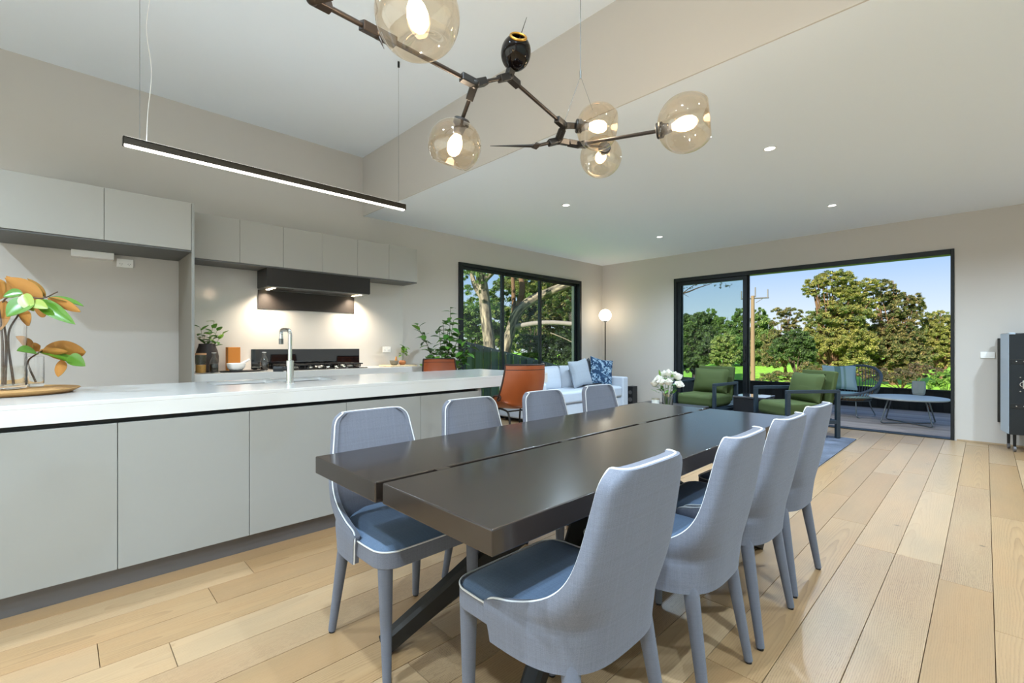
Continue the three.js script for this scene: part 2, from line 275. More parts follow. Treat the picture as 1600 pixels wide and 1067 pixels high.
// ---------------------------------------------------------------- recessed downlights
{
  const rim = lathe([[0.036, 0], [0.047, -0.001], [0.049, -0.004], [0.047, -0.006], [0.040, -0.006], [0.036, 0]], 32), lens = moved(new THREE.CylinderGeometry(0.037, 0.037, 0.003, 28), 0, -0.0015, 0);
  const where = [[4.11, 1.22, 'nearer of the two recessed downlights on the right of the low ceiling'], [4.11, 3.33, 'recessed downlight in the low ceiling left of the dining lamp globes'], [6.29, 1.22, 'recessed downlight in the low ceiling above the green armchairs'], [6.29, 3.34, 'recessed downlight in the low ceiling nearest the corner with the floor lamp'],
    [6.2, -0.9, ''], [4.11, -0.9, ''], [1.2, -0.9, ''], [-0.9, -0.7, ''], [-0.9, 1.3, ''], [-1.5, 3.4, ''], [0.1, 0.5, '']];
  for (const [a, b, label] of where) {
    const h = a > STEP ? LOW : HIGH;
    const o = thing('downlight', label || 'recessed downlight in the ceiling outside the picture', 'downlight', V(a, b, h - 0.001), 0, label ? undefined : 'downlights behind the photographer');
    part(o, 'trim_ring', rim, M.white); part(o, 'lens', lens, glow(0xfffaf2, 6));
    const l = new THREE.SpotLight(LAMP_WHITE, LAMP.downlight * (h > 3 ? 1.35 : 1), 0, 1.35, 0.75, 2); l.position.set(0, -0.012, 0); l.target.position.set(0, -1, 0); l.castShadow = true; l.shadow.radius = 2; o.add(l, l.target);
  }
}
// ---------------------------------------------------------------- kitchen: island
const islandDoors = [-0.92, -0.365, 0.19, 0.745, 1.3, 1.853, 2.405];
{
  const words = ['', 'pale grey island cabinet at the left edge of the picture', 'pale grey island cabinet second from the left edge', 'pale grey island cabinet just left of the first blue dining chair', 'pale grey island cabinet behind the first blue dining chair back', 'pale grey island cabinet at the far end of the run, nearest the tan stool'];
  for (let i = 0; i < 6; i++) {
    const a0 = islandDoors[i], a1 = islandDoors[i + 1];
    const o = thing('island_cabinet', words[i] || 'pale grey island cabinet outside the left of the picture', 'cabinet', V((a0 + a1) / 2, 3.2, 0.1), 0, 'island cabinets');
    extPart(o, 'carcass', a0, a1, 2.862, 3.74, 0.1, 0.61, M.cabinet, 0); extPart(o, 'back_panel', a0, a1, 3.72, 3.74, 0.612, 0.787, M.cabinet, 0);
    extPart(o, 'door', a0 + 0.0015, a1 - 0.0015, 2.84, 2.86, 0.102, 0.787, M.cabinet, 0.0015);
  }
  const k = single('kickboard', 'brushed dark grey metal kickboard along the foot of the island', 'kickboard', boxUV(ext(-0.95, 2.4, 2.89, 2.91, 0, 0.1)), M.kick);
  single('kickboard_core', 'dark plinth under the island cabinets behind the metal kickboard', 'plinth', ext(-0.95, 2.38, 2.912, 3.7, 0, 0.0985), M.shadowGap).name = 'island_plinth';
  single('finger_rail', 'black recessed finger pull rail between island doors and white benchtop', 'rail', boxUV(ext(-0.95, 2.38, 2.866, 2.95, 0.7885, 0.809)), M.shadowGap);
  single('end_panel', 'white support panel at the far end of the island cabinets', 'panel', boxUV(ext(2.407, 2.445, 2.86, 3.74, 0, 0.809, 0.002)), M.cabinet);
  // stone benchtop with two sink cut-outs
  const A = [-1.0, 3.23], B = [2.836, 3.8], s = [0.70, 1.07, 1.10, 1.47], sb = [3.36, 3.70];
  const top = thing('island_benchtop', 'long thick white stone benchtop of the kitchen island', 'benchtop', V(1.1, 3.3, 0.81));
  const sh = new THREE.Shape([[-B[0], -A[0]], [-B[1], -A[0]], [-B[1], -A[1]], [-B[0], -A[1]]].map(([x, z]) => new THREE.Vector2(x, -z)));
  for (const q of [[s[0], s[1]], [s[2], s[3]]]) {
    const h = new THREE.Path(), x0 = -sb[0], x1 = -sb[1], y0 = q[0], y1 = q[1], r = 0.03;
    h.moveTo(x0 - r, y0); h.lineTo(x1 + r, y0); h.quadraticCurveTo(x1, y0, x1, y0 + r); h.lineTo(x1, y1 - r); h.quadraticCurveTo(x1, y1, x1 + r, y1); h.lineTo(x0 - r, y1); h.quadraticCurveTo(x0, y1, x0, y1 - r); h.lineTo(x0, y0 + r); h.quadraticCurveTo(x0, y0, x0 - r, y0); sh.holes.push(h);
  }
  const g = new THREE.ExtrudeGeometry(sh, { depth: 0.016, bevelEnabled: true, bevelSize: 0.002, bevelThickness: 0.002, bevelOffset: -0.002, bevelSegments: 2 }).rotateX(-PI / 2).translate(0, 0.882, 0);
  part(top, 'slab', boxUV(inThing(top, g)), M.stone);
  extPart(top, 'apron', A[0], A[1], B[0] + 0.0003, B[0] + 0.022, 0.81, 0.8802, M.stone, 0.001); extPart(top, 'apron', A[0], A[1], B[1] - 0.022, B[1] - 0.0003, 0.81, 0.8802, M.stone, 0.001); extPart(top, 'apron', A[1] - 0.022, A[1] - 0.0003, B[0] + 0.022, B[1] - 0.022, 0.81, 0.8802, M.stone, 0.001);
  extPart(top, 'apron', A[0], A[0] + 0.022, B[0] + 0.022, B[1] - 0.022, 0.81, 0.8802, M.stone, 0.001); extPart(top, 'underlay', 1.6, A[1] - 0.03, B[0] + 0.03, B[1] - 0.03, 0.812, 0.8795, M.white, 0);
  const sink = thing('double_sink', 'undermounted double bowl steel sink sunk into the island benchtop', 'sink', V(1.08, 3.53, 0.62));
  for (const q of [[s[0], s[1]], [s[2], s[3]]]) {
    const a0 = q[0] - 0.006, a1 = q[1] + 0.006, b0 = sb[0] - 0.006, b1 = sb[1] + 0.006, t = 0.003, h0 = 0.66, h1 = 0.8795;
    const bowl = flat([ext(a0, a1, b0, b0 + t, h0, h1), ext(a0, a1, b1 - t, b1, h0, h1), ext(a0, a0 + t, b0, b1, h0, h1), ext(a1 - t, a1, b0, b1, h0, h1), ext(a0, a1, b0, b1, h0, h0 + t)]);
    const bw = part(sink, 'bowl', inThing(sink, bowl), M.steel);
    part(bw, 'drain', inThing(sink, moved(new THREE.CylinderGeometry(0.045, 0.045, 0.008, 24), -(b0 + b1) / 2, h0 + 0.007, -(a0 + a1) / 2)), M.chrome);
  }
  // mixer tap: square-cornered tall spout reaching over the sink
  const tap = thing('mixer_tap', 'tall chrome mixer tap with a squared spout on the island', 'tap', V(1.08, 3.2, 0.898));
  const base = tap.position;
  part(tap, 'base', lathe([[0, 0], [0.027, 0], [0.027, 0.006], [0.023, 0.008], [0.023, 0.15], [0.02, 0.155], [0, 0.155]], 28), M.chrome);
  const L = (u, w, h) => v3(-w, h, -u);
  part(tap, 'spout', tube([L(0, 0, 0.15), L(0, 0, 0.25), L(0, 0, 0.325), L(0, 0.006, 0.342), L(0, 0.022, 0.352), L(0, 0.06, 0.356), L(0, 0.11, 0.358), L(0, 0.15, 0.357), L(0, 0.165, 0.35), L(0, 0.172, 0.335), L(0, 0.172, 0.30)], 0.0125, 80, 16), M.chrome);
  part(tap, 'nozzle', rod(L(0, 0.172, 0.30), L(0, 0.172, 0.262), 0.0145, 0.0145, 20), M.steel);
  part(tap, 'lever', flat([rod(L(0, 0, 0.10), L(-0.035, 0.02, 0.10), 0.012, 0.012, 16), rod(L(-0.035, 0.02, 0.10), L(-0.085, 0.05, 0.1), 0.019, 0.019, 20)]), M.blackMetal, 'dark side lever');
}
// ---------------------------------------------------------------- kitchen: the wall run
{
  const words = ['pale grey overhead cupboard above the fridge recess at the left edge', 'pale grey overhead cupboard above the fridge recess, beside the tall panel'];
  [[-0.344, 0.239], [0.239, 0.8]].forEach(([a0, a1], i) => {
    const o = thing('overhead_cabinet', words[i], 'cabinet', V((a0 + a1) / 2, 5.0, 1.97), 0, 'cupboards over the fridge recess');
    extPart(o, 'carcass', a0, a1, 4.772, 5.36, 1.966, 2.37, M.cabinetSide, 0); extPart(o, 'door', a0 + 0.0015, a1 - 0.0015, 4.75, 4.77, 1.966, 2.37, M.upper, 0.0015);
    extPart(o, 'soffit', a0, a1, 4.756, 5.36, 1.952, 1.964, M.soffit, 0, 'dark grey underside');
  });
  const o = thing('tall_panel', 'tall grey end panel between fridge recess and wall cabinets', 'panel', V(0.81, 5.05, 0));
  extPart(o, 'side', 0.802, 0.8205, 4.756, 5.36, 0, 2.37, M.cabinetSide, 0.001); extPart(o, 'front_edge', 0.801, 0.8215, 4.748, 4.7555, 0, 2.37, M.cabinet, 0.001);
  const wj = [0.8235, 1.235, 1.63, 2.03, 2.431, 2.83, 3.225];
  const tell = ['first of the six grey wall cabinets, touching the tall panel', 'second of the six grey wall cabinets from the tall panel', 'third of the six grey wall cabinets, over the left part of the range hood', 'fourth of the six grey wall cabinets, over the right part of the range hood', 'fifth of the six grey wall cabinets from the tall panel', 'last of the six grey wall cabinets, its side open to the white wall'];
  for (let i = 0; i < 6; i++) {
    const c = thing('wall_cabinet', tell[i], 'cabinet', V((wj[i] + wj[i + 1]) / 2, 5.2, 1.94), 0, 'wall cabinets over the cooktop bench');
    extPart(c, 'carcass', wj[i], wj[i + 1], 5.042, 5.352, 1.95, 2.365, M.upper, 0); extPart(c, 'door', wj[i] + 0.0012, wj[i + 1] - 0.0012, 5.02, 5.04, 1.95, 2.365, M.upper, 0.0015);
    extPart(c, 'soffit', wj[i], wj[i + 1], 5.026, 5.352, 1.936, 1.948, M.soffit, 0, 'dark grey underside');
  }
  single('splashback', 'glossy pale glass splashback on the wall behind the cooktop bench', 'splashback', boxUV(ext(0.823, 3.22, 5.355, 5.369, 0.9, 1.9345)), M.whiteGloss);
  single('cooktop_splashback', 'black glass panel on the splashback behind the cooktop', 'panel', ext(1.42, 2.61, 5.346, 5.354, 0.902, 1.112, 0.001), phys(0x0b0d10, 0.05, { clearcoat: 1, clearcoatRoughness: 0.02 }));
  single('hood_back_panel', 'dark bronze panel on the splashback beneath the range hood', 'panel', ext(1.483, 2.545, 5.344, 5.354, 1.54, 1.7385, 0.001), std(0x332e2b, 0.45, { metalness: 0.3 }));
  // range hood
  const h = thing('range_hood', 'wide black range hood with small warm lamps under the wall cabinets', 'range hood', V(2.03, 5.2, 1.74));
  const hm = std(0x2b2826, 0.4, { metalness: 0.4 });
  extPart(h, 'canopy', 1.477, 2.59, 5.03, 5.35, 1.752, 1.935, hm, 0.002);
  extPart(h, 'base_plate', 1.483, 2.584, 5.036, 5.344, 1.742, 1.7515, M.steel, 0.001, 'steel underside');
  extPart(h, 'filter', 1.75, 2.32, 5.08, 5.3, 1.738, 1.7415, std(0x77787a, 0.4, { metalness: 0.9 }), 0.0005);
  for (const [a, bs] of [[1.56, [5.1, 5.19, 5.28]], [2.5, [5.1, 5.19, 5.28]]]) for (const b of bs) {
    part(h, 'lamp', inThing(h, moved(new THREE.CylinderGeometry(0.02, 0.02, 0.004, 20), -b, 1.7395, -a)), glow(0xffe6b8, 9));
    const l = new THREE.SpotLight(0xffecd2, LAMP.hood, 0, 1.25, 0.7, 2); l.position.set(-b, 1.733, -a).sub(h.position); l.target.position.set(-b, 0.9, -a).sub(h.position); l.castShadow = true; h.add(l, l.target);
  }
  // bench with the cooktop
  const bt = single('back_benchtop', 'white stone benchtop along the splashback wall', 'benchtop', boxUV(ext(0.823, 3.25, 4.78, 5.353, 0.8, 0.9, 0.002)), M.stone);
  for (let i = 0; i < 4; i++) { const a0 = 0.823 + i * 0.6, a1 = a0 + 0.6, c = thing('base_cabinet', ['first', 'second', 'third', 'fourth'][i] + ' grey base cabinet under the back benchtop from the tall panel', 'cabinet', V((a0 + a1) / 2, 5.08, 0), 0, 'base cabinets behind the island'); extPart(c, 'carcass', a0, a1, 4.85, 5.36, 0, 0.798, M.cabinet, 0); extPart(c, 'door', a0 + 0.002, a1 - 0.002, 4.83, 4.849, 0.1, 0.79, M.cabinet, 0.002); }
  const ck = thing('gas_cooktop', 'black glass gas cooktop with cast iron trivets and steel knobs', 'cooktop', V(2.02, 5.1, 0.9));
  extPart(ck, 'glass', 1.56, 2.48, 4.87, 5.31, 0.9005, 0.909, phys(0x090a0b, 0.08, { clearcoat: 1 }), 0.003);
  const iron = std(0x161616, 0.7);
  for (const [a, b, r] of [[1.72, 4.98, 0.045], [1.72, 5.2, 0.035], [2.02, 5.1, 0.065], [2.32, 4.98, 0.035], [2.32, 5.2, 0.045]]) {
    const bn = part(ck, 'burner', lathe([[0, 0], [r, 0], [r, 0.012], [r * 0.85, 0.018], [r * 0.85, 0.024], [0, 0.026]], 24).translate(-b - ck.position.x, 0.009, -a - ck.position.z), M.steel);
    const arms = []; for (let k = 0; k < 4; k++) { const t = k * PI / 2 + PI / 4; arms.push(box(0.012, 0.012, 0.09).translate(0, 0.042, 0.075).rotateY(t), box(0.012, 0.036, 0.012).translate(0, 0.024, 0.115).rotateY(t)); }
    for (const s of [-1, 1]) arms.push(box(0.012, 0.012, 0.2).translate(s * 0.1, 0.042, 0), box(0.2, 0.012, 0.012).translate(0, 0.042, s * 0.1));
    part(ck, 'trivet', flat(arms).translate(-b - ck.position.x, 0.009, -a - ck.position.z), iron);
  }
  for (let i = 0; i < 5; i++) part(ck, 'knob', lathe([[0, 0], [0.02, 0], [0.018, 0.022], [0, 0.024]], 20).translate(-4.905 - ck.position.x, 0.009, -(1.86 + i * 0.09) - ck.position.z), M.chrome);
  // power points and plates
  const outlet = (name, label, at, turn, n) => {
    const q = thing(name, label, 'power outlet', at, turn);
    part(q, 'plate', rbox(n > 1 ? 0.115 : 0.075, 0.075, 0.009, 0.004).translate(0, 0, 0.0045), M.white);
    const dark = std(0x555555, 0.5);
    for (let i = 0; i < n; i++) { const x = (i - (n - 1) / 2) * 0.056; part(q, 'switch', rbox(0.014, 0.02, 0.004, 0.001).translate(x, 0.022, 0.0105), M.white); const so = part(q, 'socket', rbox(0.036, 0.03, 0.002, 0.001).translate(x, -0.01, 0.0098), M.white); for (const s of [-1, 1]) part(so, 'slot', box(0.0025, 0.009, 0.001).rotateZ(s * 0.5).translate(x + s * 0.008, -0.007, 0.0112), dark); part(so, 'slot', box(0.0025, 0.008, 0.001).translate(x, -0.018, 0.0112), dark); }
    return q;
  };
  outlet('power_outlet', 'white double power outlet high on the wall of the fridge recess', V(0.41, 5.369, 1.885), PI / 2, 2);
  outlet('power_outlet', 'white double power outlet on the splashback right of the cooktop', V(2.98, 5.354, 1.10), PI / 2, 2);
  single('fridge_bracket', 'plain white bracket on the wall under the fridge cupboards', 'bracket', ext(0.06, 0.33, 5.28, 5.368, 1.895, 1.951, 0.003), M.white);
  const sw = thing('wall_plate', 'plain white switch plate on the far wall beside the black trunk', 'switch plate', seen(1543, 555, 5.33).setZ(-(A1 - 0.001)), 0);
  part(sw, 'plate', rbox(0.12, 0.075, 0.01, 0.004).translate(0, 0, 0.005), M.white); for (const s of [-1, 1]) part(sw, 'rocker', rbox(0.03, 0.04, 0.004, 0.001).translate(s * 0.03, 0, 0.011), M.white);
}
// ---------------------------------------------------------------- things on the benches
const leafShape = (len, wid, curl = 0.15, fold = 0.12, n = 8) => grid(4, n, (u, v) => { const s = u * 2 - 1, w = wid / 2 * Math.pow(Math.sin(PI * Math.pow(clamp(v, 0.001, 0.999), 0.8)), 0.75); return v3(s * w, fold * Math.abs(s) * w * 2 - curl * len * v * v, v * len); });
const leafGreen = [0x5c9030, 0x4a7c2a, 0x7ea83e, 0x416e28].map((c) => phys(c, 0.42, { side: THREE.DoubleSide, transmission: 0.0 }));
{
  const B = 0.9;
  // left end of the bench
  const pot = thing('dark_vase', 'round dark brown vase holding leafy green sprigs beside the tall panel', 'vase', V(0.985, 5.12, B));
  part(pot, 'body', lathe([[0, 0.0], [0.05, 0], [0.075, 0.03], [0.093, 0.09], [0.095, 0.15], [0.085, 0.2], [0.07, 0.245], [0.066, 0.268], [0.06, 0.268], [0.064, 0.24], [0.078, 0.2], [0.086, 0.15], [0.084, 0.09], [0.066, 0.03], [0, 0.02]], 40), std(0x2e2725, 0.6));
  const sprig = thing('leafy_sprigs', 'small bunch of glossy green sprigs standing in the dark vase', 'sprigs', V(0.985, 5.12, B + 0.02));
  const stemM = std(0x5a6a33, 0.7);
  [[-0.05, 0.40, 0.04], [0.06, 0.46, 0.02], [0.02, 0.36, -0.04], [0.13, 0.34, 0.02], [-0.02, 0.34, 0.05], [0.1, 0.40, 0.05]].forEach(([x, y, z], i) => {
    const tip = v3(-z * 0.7, y, -x), st = [v3(0, 0.02, 0), v3(tip.x * 0.3, y * 0.55, tip.z * 0.3), tip];
    part(sprig, 'stem', taperTube(st, 0.003, 0.0015, 12, 6), stemM);
    for (let k = 0; k < 6; k++) { const t = 0.6 + 0.4 * k / 5, c = new THREE.CatmullRomCurve3(st).getPoint(t), l = part(sprig, 'leaf', leafShape(rr(0.065, 0.09), rr(0.038, 0.05), 0.15), leafGreen[(i + k) % 4]); l.position.copy(c); l.rotation.set(rr(-0.9, 0.3), k * 2.4 + i, rr(-0.3, 0.3), 'YXZ'); }
  });
  const jar = thing('glass_canister', 'clear glass canister of grain with a wooden lid', 'canister', V(0.9, 4.93, B));
  part(jar, 'glass', lathe([[0, 0.003], [0.04, 0.003], [0.042, 0.008], [0.042, 0.165]], 32), M.glass); part(jar, 'lid', moved(new THREE.CylinderGeometry(0.043, 0.043, 0.016, 32), 0, 0.174, 0), std(0xb98f66, 0.6));
  part(jar, 'grain', moved(new THREE.CylinderGeometry(0.038, 0.038, 0.07, 28), 0, 0.042, 0), std(0xd6b983, 0.95, { map: texture(64, 64, () => { const k = 150 + 90 * rnd(); return [k * 1.05, k * 0.9, k * 0.62]; }) }));
  const bottle = (at, label) => {
    const o = thing('sauce_bottle', label, 'bottle', at, 0, 'small bottles of dark sauce');
    part(o, 'glass', lathe([[0, 0.002], [0.034, 0.002], [0.037, 0.008], [0.037, 0.085], [0.03, 0.115], [0.017, 0.145], [0.015, 0.18], [0.018, 0.184]], 32), M.glass); part(o, 'liquid', lathe([[0, 0.004], [0.034, 0.005], [0.035, 0.082], [0, 0.082]], 28), phys(0x140c0a, 0.1)); part(o, 'rim', moved(new THREE.TorusGeometry(0.0165, 0.0025, 8, 28).rotateX(PI / 2), 0, 0.184, 0), M.white); return o;
  };
  bottle(V(1.0, 4.92, B), 'small glass bottle of dark sauce beside the grain canister'); bottle(V(1.45, 5.02, B), 'small glass bottle of dark sauce in front of the black splashback panel');
  const bx = thing('tan_box', 'upright tan carton standing against the splashback behind the mortar', 'box', V(1.235, 5.27, B), PI / 2 + 0.15);
  part(bx, 'carton', boxUV(rbox(0.115, 0.235, 0.06, 0.003).translate(0, 0.1175, 0)), std(0xc07a2c, 0.6));
  const tray = thing('oval_tray', 'thin dark oval tray lying under the mortar', 'tray', V(1.24, 5.0, B)); part(tray, 'plate', new THREE.CylinderGeometry(0.165, 0.15, 0.012, 48).scale(0.62, 1, 1.15).translate(0, 0.0065, 0), std(0x221d1b, 0.5));
  const mo = thing('mortar', 'white mortar bowl on the dark oval tray', 'mortar', V(1.195, 4.99, B + 0.013)); part(mo, 'bowl', lathe([[0, 0], [0.05, 0], [0.068, 0.02], [0.078, 0.05], [0.08, 0.07], [0.074, 0.07], [0.07, 0.05], [0.05, 0.018], [0, 0.012]], 40), M.white);
  const pe = single('pestle', 'white pestle leaning in the mortar bowl', 'pestle', rod(v3(0, 0, 0), v3(-0.01, 0.075, -0.135), 0.016, 0.009, 20), M.white, V(1.18, 4.99, B + 0.042));
  const st = thing('salt_dish', 'small steel pinch dish on the right of the oval tray', 'dish', V(1.365, 5.02, B + 0.013)); part(st, 'dish', lathe([[0, 0], [0.018, 0], [0.034, 0.02], [0.036, 0.026], [0.033, 0.024], [0.017, 0.005], [0, 0.004]], 28), M.steel); part(st, 'spoon', rod(v3(0, 0.01, 0), v3(0.02, 0.032, -0.055), 0.004, 0.003, 10), M.steel);
  // right end of the bench
  const wb = single('serving_board', 'thin pale timber board under the grey bowl', 'board', rbox(0.3, 0.012, 0.36, 0.005).translate(0, 0.0065, 0), std(0xd9c7a2, 0.6), V(2.97, 5.05, B));
  const bo = thing('grey_bowl', 'small grey ribbed bowl on the timber board', 'bowl', V(2.91, 5.04, B + 0.013)); part(bo, 'bowl', lathe([[0, 0], [0.03, 0], [0.048, 0.02], [0.056, 0.055], [0.052, 0.055], [0.045, 0.022], [0, 0.008]], 40), std(0x7f7c70, 0.8));
  const tp = thing('terracotta_pot', 'small round terracotta pot on the timber board holding a cutting', 'pot', V(3.035, 5.06, B + 0.013)); part(tp, 'pot', lathe([[0, 0], [0.028, 0], [0.042, 0.02], [0.042, 0.042], [0.03, 0.055], [0.026, 0.05], [0.036, 0.038], [0, 0.012]], 36), std(0xb4754a, 0.6)); part(tp, 'neck', lathe([[0.028, 0.05], [0.02, 0.075], [0.018, 0.11], [0.022, 0.118]], 28), M.glass);
  const cu = thing('green_cutting', 'bright green leafy cutting standing in the terracotta pot', 'plant', V(3.035, 5.06, B + 0.03)); part(cu, 'stem', taperTube([v3(0, 0, 0), v3(-0.004, 0.1, -0.01), v3(-0.01, 0.2, -0.035)], 0.004, 0.002, 12, 6), stemM);
  for (let k = 0; k < 16; k++) { const t = 0.35 + 0.65 * k / 15, l = part(cu, 'leaf', leafShape(rr(0.06, 0.085), rr(0.04, 0.055), 0.25), leafGreen[k % 3 === 0 ? 2 : 0]); l.position.set(-0.01 * t, 0.05 + 0.16 * t, -0.035 * t); l.rotation.set(rr(-0.9, 0.5), k * 2.4, 0, 'YXZ'); }
  single('oil_bottle', 'slim amber oil bottle behind the terracotta pot', 'bottle', lathe([[0, 0], [0.02, 0], [0.021, 0.06], [0.01, 0.085], [0.01, 0.11], [0, 0.11]], 24), std(0xc8893c, 0.35), V(3.03, 5.2, B + 0.0005));
  // island: round board, two glass vases, magnolia branches
  const rt = thing('round_board', 'round timber serving tray on the left of the island', 'tray', V(-0.2, 3.53, B)); part(rt, 'board', lathe([[0, 0.001], [0.245, 0.001], [0.28, 0.022], [0.277, 0.026], [0.262, 0.02], [0, 0.018]], 72), std(0xffffff, 0.5, { map: plankTexture(14, [202, 156, 96], [150, 102, 54], 256, 256, 0.6, 0.6, 0.5, 0.6) }));
  const vase = (name, label, at, r, h) => { const o = thing(name, label, 'vase', at); part(o, 'glass', lathe([[0, 0.004], [r - 0.004, 0.004], [r, 0.01], [r, h], [r - 0.003, h + 0.001], [r - 0.0045, 0.02], [0, 0.018]], 48), M.solidGlass); part(o, 'water', lathe([[0, 0.02], [r - 0.006, 0.021], [r - 0.006, h * 0.32], [0, h * 0.32]], 32), M.glass); return o; };
  vase('glass_vase', 'tall clear glass cylinder vase of branches on the round tray', V(-0.2, 3.6, B + 0.019), 0.07, 0.37); vase('glass_vase', 'short clear glass vase behind the tall one on the round tray', V(-0.10, 3.69, B + 0.019), 0.034, 0.17);
  const top = phys(0x4f7c20, 0.32, { clearcoat: 0.3 }), rust = phys(0xa06a22, 0.65), dry = std(0x5a4436, 0.8), young = phys(0x93a44c, 0.4);
  const leaf = (o, base, tip, wid, faceUp, curl, under) => {      // a two-faced magnolia leaf: glossy green above, rust felt below
    const d = tip.clone().sub(base), len = d.length(), q = new THREE.Quaternion(), z = d.clone().normalize(), y = faceUp.clone().sub(z.clone().multiplyScalar(faceUp.dot(z))).normalize(), x = y.clone().cross(z);
    q.setFromRotationMatrix(new THREE.Matrix4().makeBasis(x, y, z));
    const g = leafShape(len, wid * 1.3, curl, 0.16, 12); const g2 = g.clone(); const p = g2.attributes.position; for (let i = 0; i < p.count; i++) p.setY(i, p.getY(i) - 0.0012); const ix = g2.index.array; for (let i = 0; i < ix.length; i += 3) { const t = ix[i]; ix[i] = ix[i + 1]; ix[i + 1] = t; } g2.computeVertexNormals();
    const gm = g; { const ixx = gm.index.array; const n = gm.attributes.normal; if (n.getY(20) < 0) { for (let i = 0; i < ixx.length; i += 3) { const t = ixx[i]; ixx[i] = ixx[i + 1]; ixx[i + 1] = t; } gm.computeVertexNormals(); } }
    const m = part(o, 'leaf', gm, under === 2 ? young : top); m.position.copy(base); m.quaternion.copy(q);
    part(m, 'underside', g2, under === 2 ? young : rust, 'rust brown underside');
  };
  const S = (o, u, v, d) => seen(u, v, d).sub(o.position), up = v3(0, 1, 0), cam = v3(0.7155, 0.1, 0.6984), away = cam.clone().negate();
  const m1 = thing('magnolia_branch', 'magnolia branch with rust-backed leaves in the tall glass vase', 'branch', V(-0.2, 3.6, B + 0.04), 0);
  part(m1, 'stem', taperTube([v3(0.01, 0, 0.01), S(m1, 10, 540, 2.44), S(m1, 6, 470, 2.42), S(m1, 30, 462, 2.4), S(m1, 66, 466, 2.38), S(m1, 90, 456, 2.36)], 0.006, 0.003, 40, 8), dry); part(m1, 'stem', taperTube([v3(0, 0, -0.02), S(m1, 14, 520, 2.46), S(m1, 30, 490, 2.46)], 0.006, 0.004, 20, 8), dry); part(m1, 'stem', taperTube([v3(-0.02, 0.0, 0.02), S(m1, 3, 520, 2.4), S(m1, -10, 430, 2.4)], 0.006, 0.004, 20, 8), dry);
  const lf = (o, u0, v0, d0, u1, v1, d1, w, n, curl = 0.08, k) => leaf(o, S(o, u0, v0, d0), S(o, u1, v1, d1), w, n, curl, k);
  const browns = away.clone().add(v3(0, 0.25, 0)).normalize(), greens = cam.clone().add(v3(0, 0.5, 0)).normalize();
  lf(m1, 68, 468, 2.38, 2, 434, 2.42, 0.075, browns, -0.05); lf(m1, 72, 464, 2.4, 50, 436, 2.5, 0.03, browns); lf(m1, 76, 464, 2.37, 130, 472, 2.36, 0.04, v3(0.2, 0.9, 0.2), 0.12); lf(m1, 74, 466, 2.36, 134, 487, 2.34, 0.04, browns, 0.1);
  lf(m1, 60, 470, 2.36, 108, 500, 2.3, 0.055, greens, 0.16); lf(m1, 54, 472, 2.34, 8, 492, 2.26, 0.105, greens, 0.1); lf(m1, 36, 458, 2.38, 4, 462, 2.34, 0.05, greens); lf(m1, 36, 460, 2.34, 50, 484, 2.3, 0.05, greens, 0.1, 2); lf(m1, 50, 472, 2.33, 72, 480, 2.3, 0.04, greens, 0.1, 2);
  lf(m1, 52, 478, 2.4, 76, 492, 2.38, 0.06, browns); lf(m1, 28, 490, 2.46, 57, 506, 2.44, 0.06, browns, 0.2); lf(m1, 4, 462, 2.42, -26, 440, 2.4, 0.08, browns); lf(m1, 10, 470, 2.44, -4, 500, 2.44, 0.07, browns); lf(m1, 8, 440, 2.5, -30, 470, 2.5, 0.08, browns); lf(m1, 4, 470, 2.42, 2, 520, 2.4, 0.06, browns); lf(m1, 20, 462, 2.46, 14, 432, 2.5, 0.06, browns);
  const m2 = thing('magnolia_branch', 'short magnolia branch reaching right from the short glass vase', 'branch', V(-0.10, 3.69, B + 0.045), 0);
  part(m2, 'stem', taperTube([v3(0.004, 0, 0.0), S(m2, 44, 566, 2.54), S(m2, 58, 553, 2.5), S(m2, 66, 548, 2.46)], 0.005, 0.003, 30, 8), dry);
  lf(m2, 62, 550, 2.48, 121, 561, 2.42, 0.065, v3(-0.1, 1, 0.2), 0.12); lf(m2, 66, 548, 2.5, 140, 549, 2.46, 0.085, browns, 0.06); lf(m2, 60, 549, 2.48, 108, 549, 2.44, 0.03, browns, 0.02); lf(m2, 108, 556, 2.44, 130, 570, 2.42, 0.05, greens, 0.15, 0); lf(m2, 96, 562, 2.44, 86, 587, 2.4, 0.05, browns, -0.2); lf(m2, 58, 552, 2.44, 28, 546, 2.36, 0.07, greens, 0.1); lf(m2, 52, 546, 2.52, 30, 528, 2.56, 0.05, browns); lf(m2, 48, 544, 2.52, 64, 540, 2.54, 0.04, browns);
}
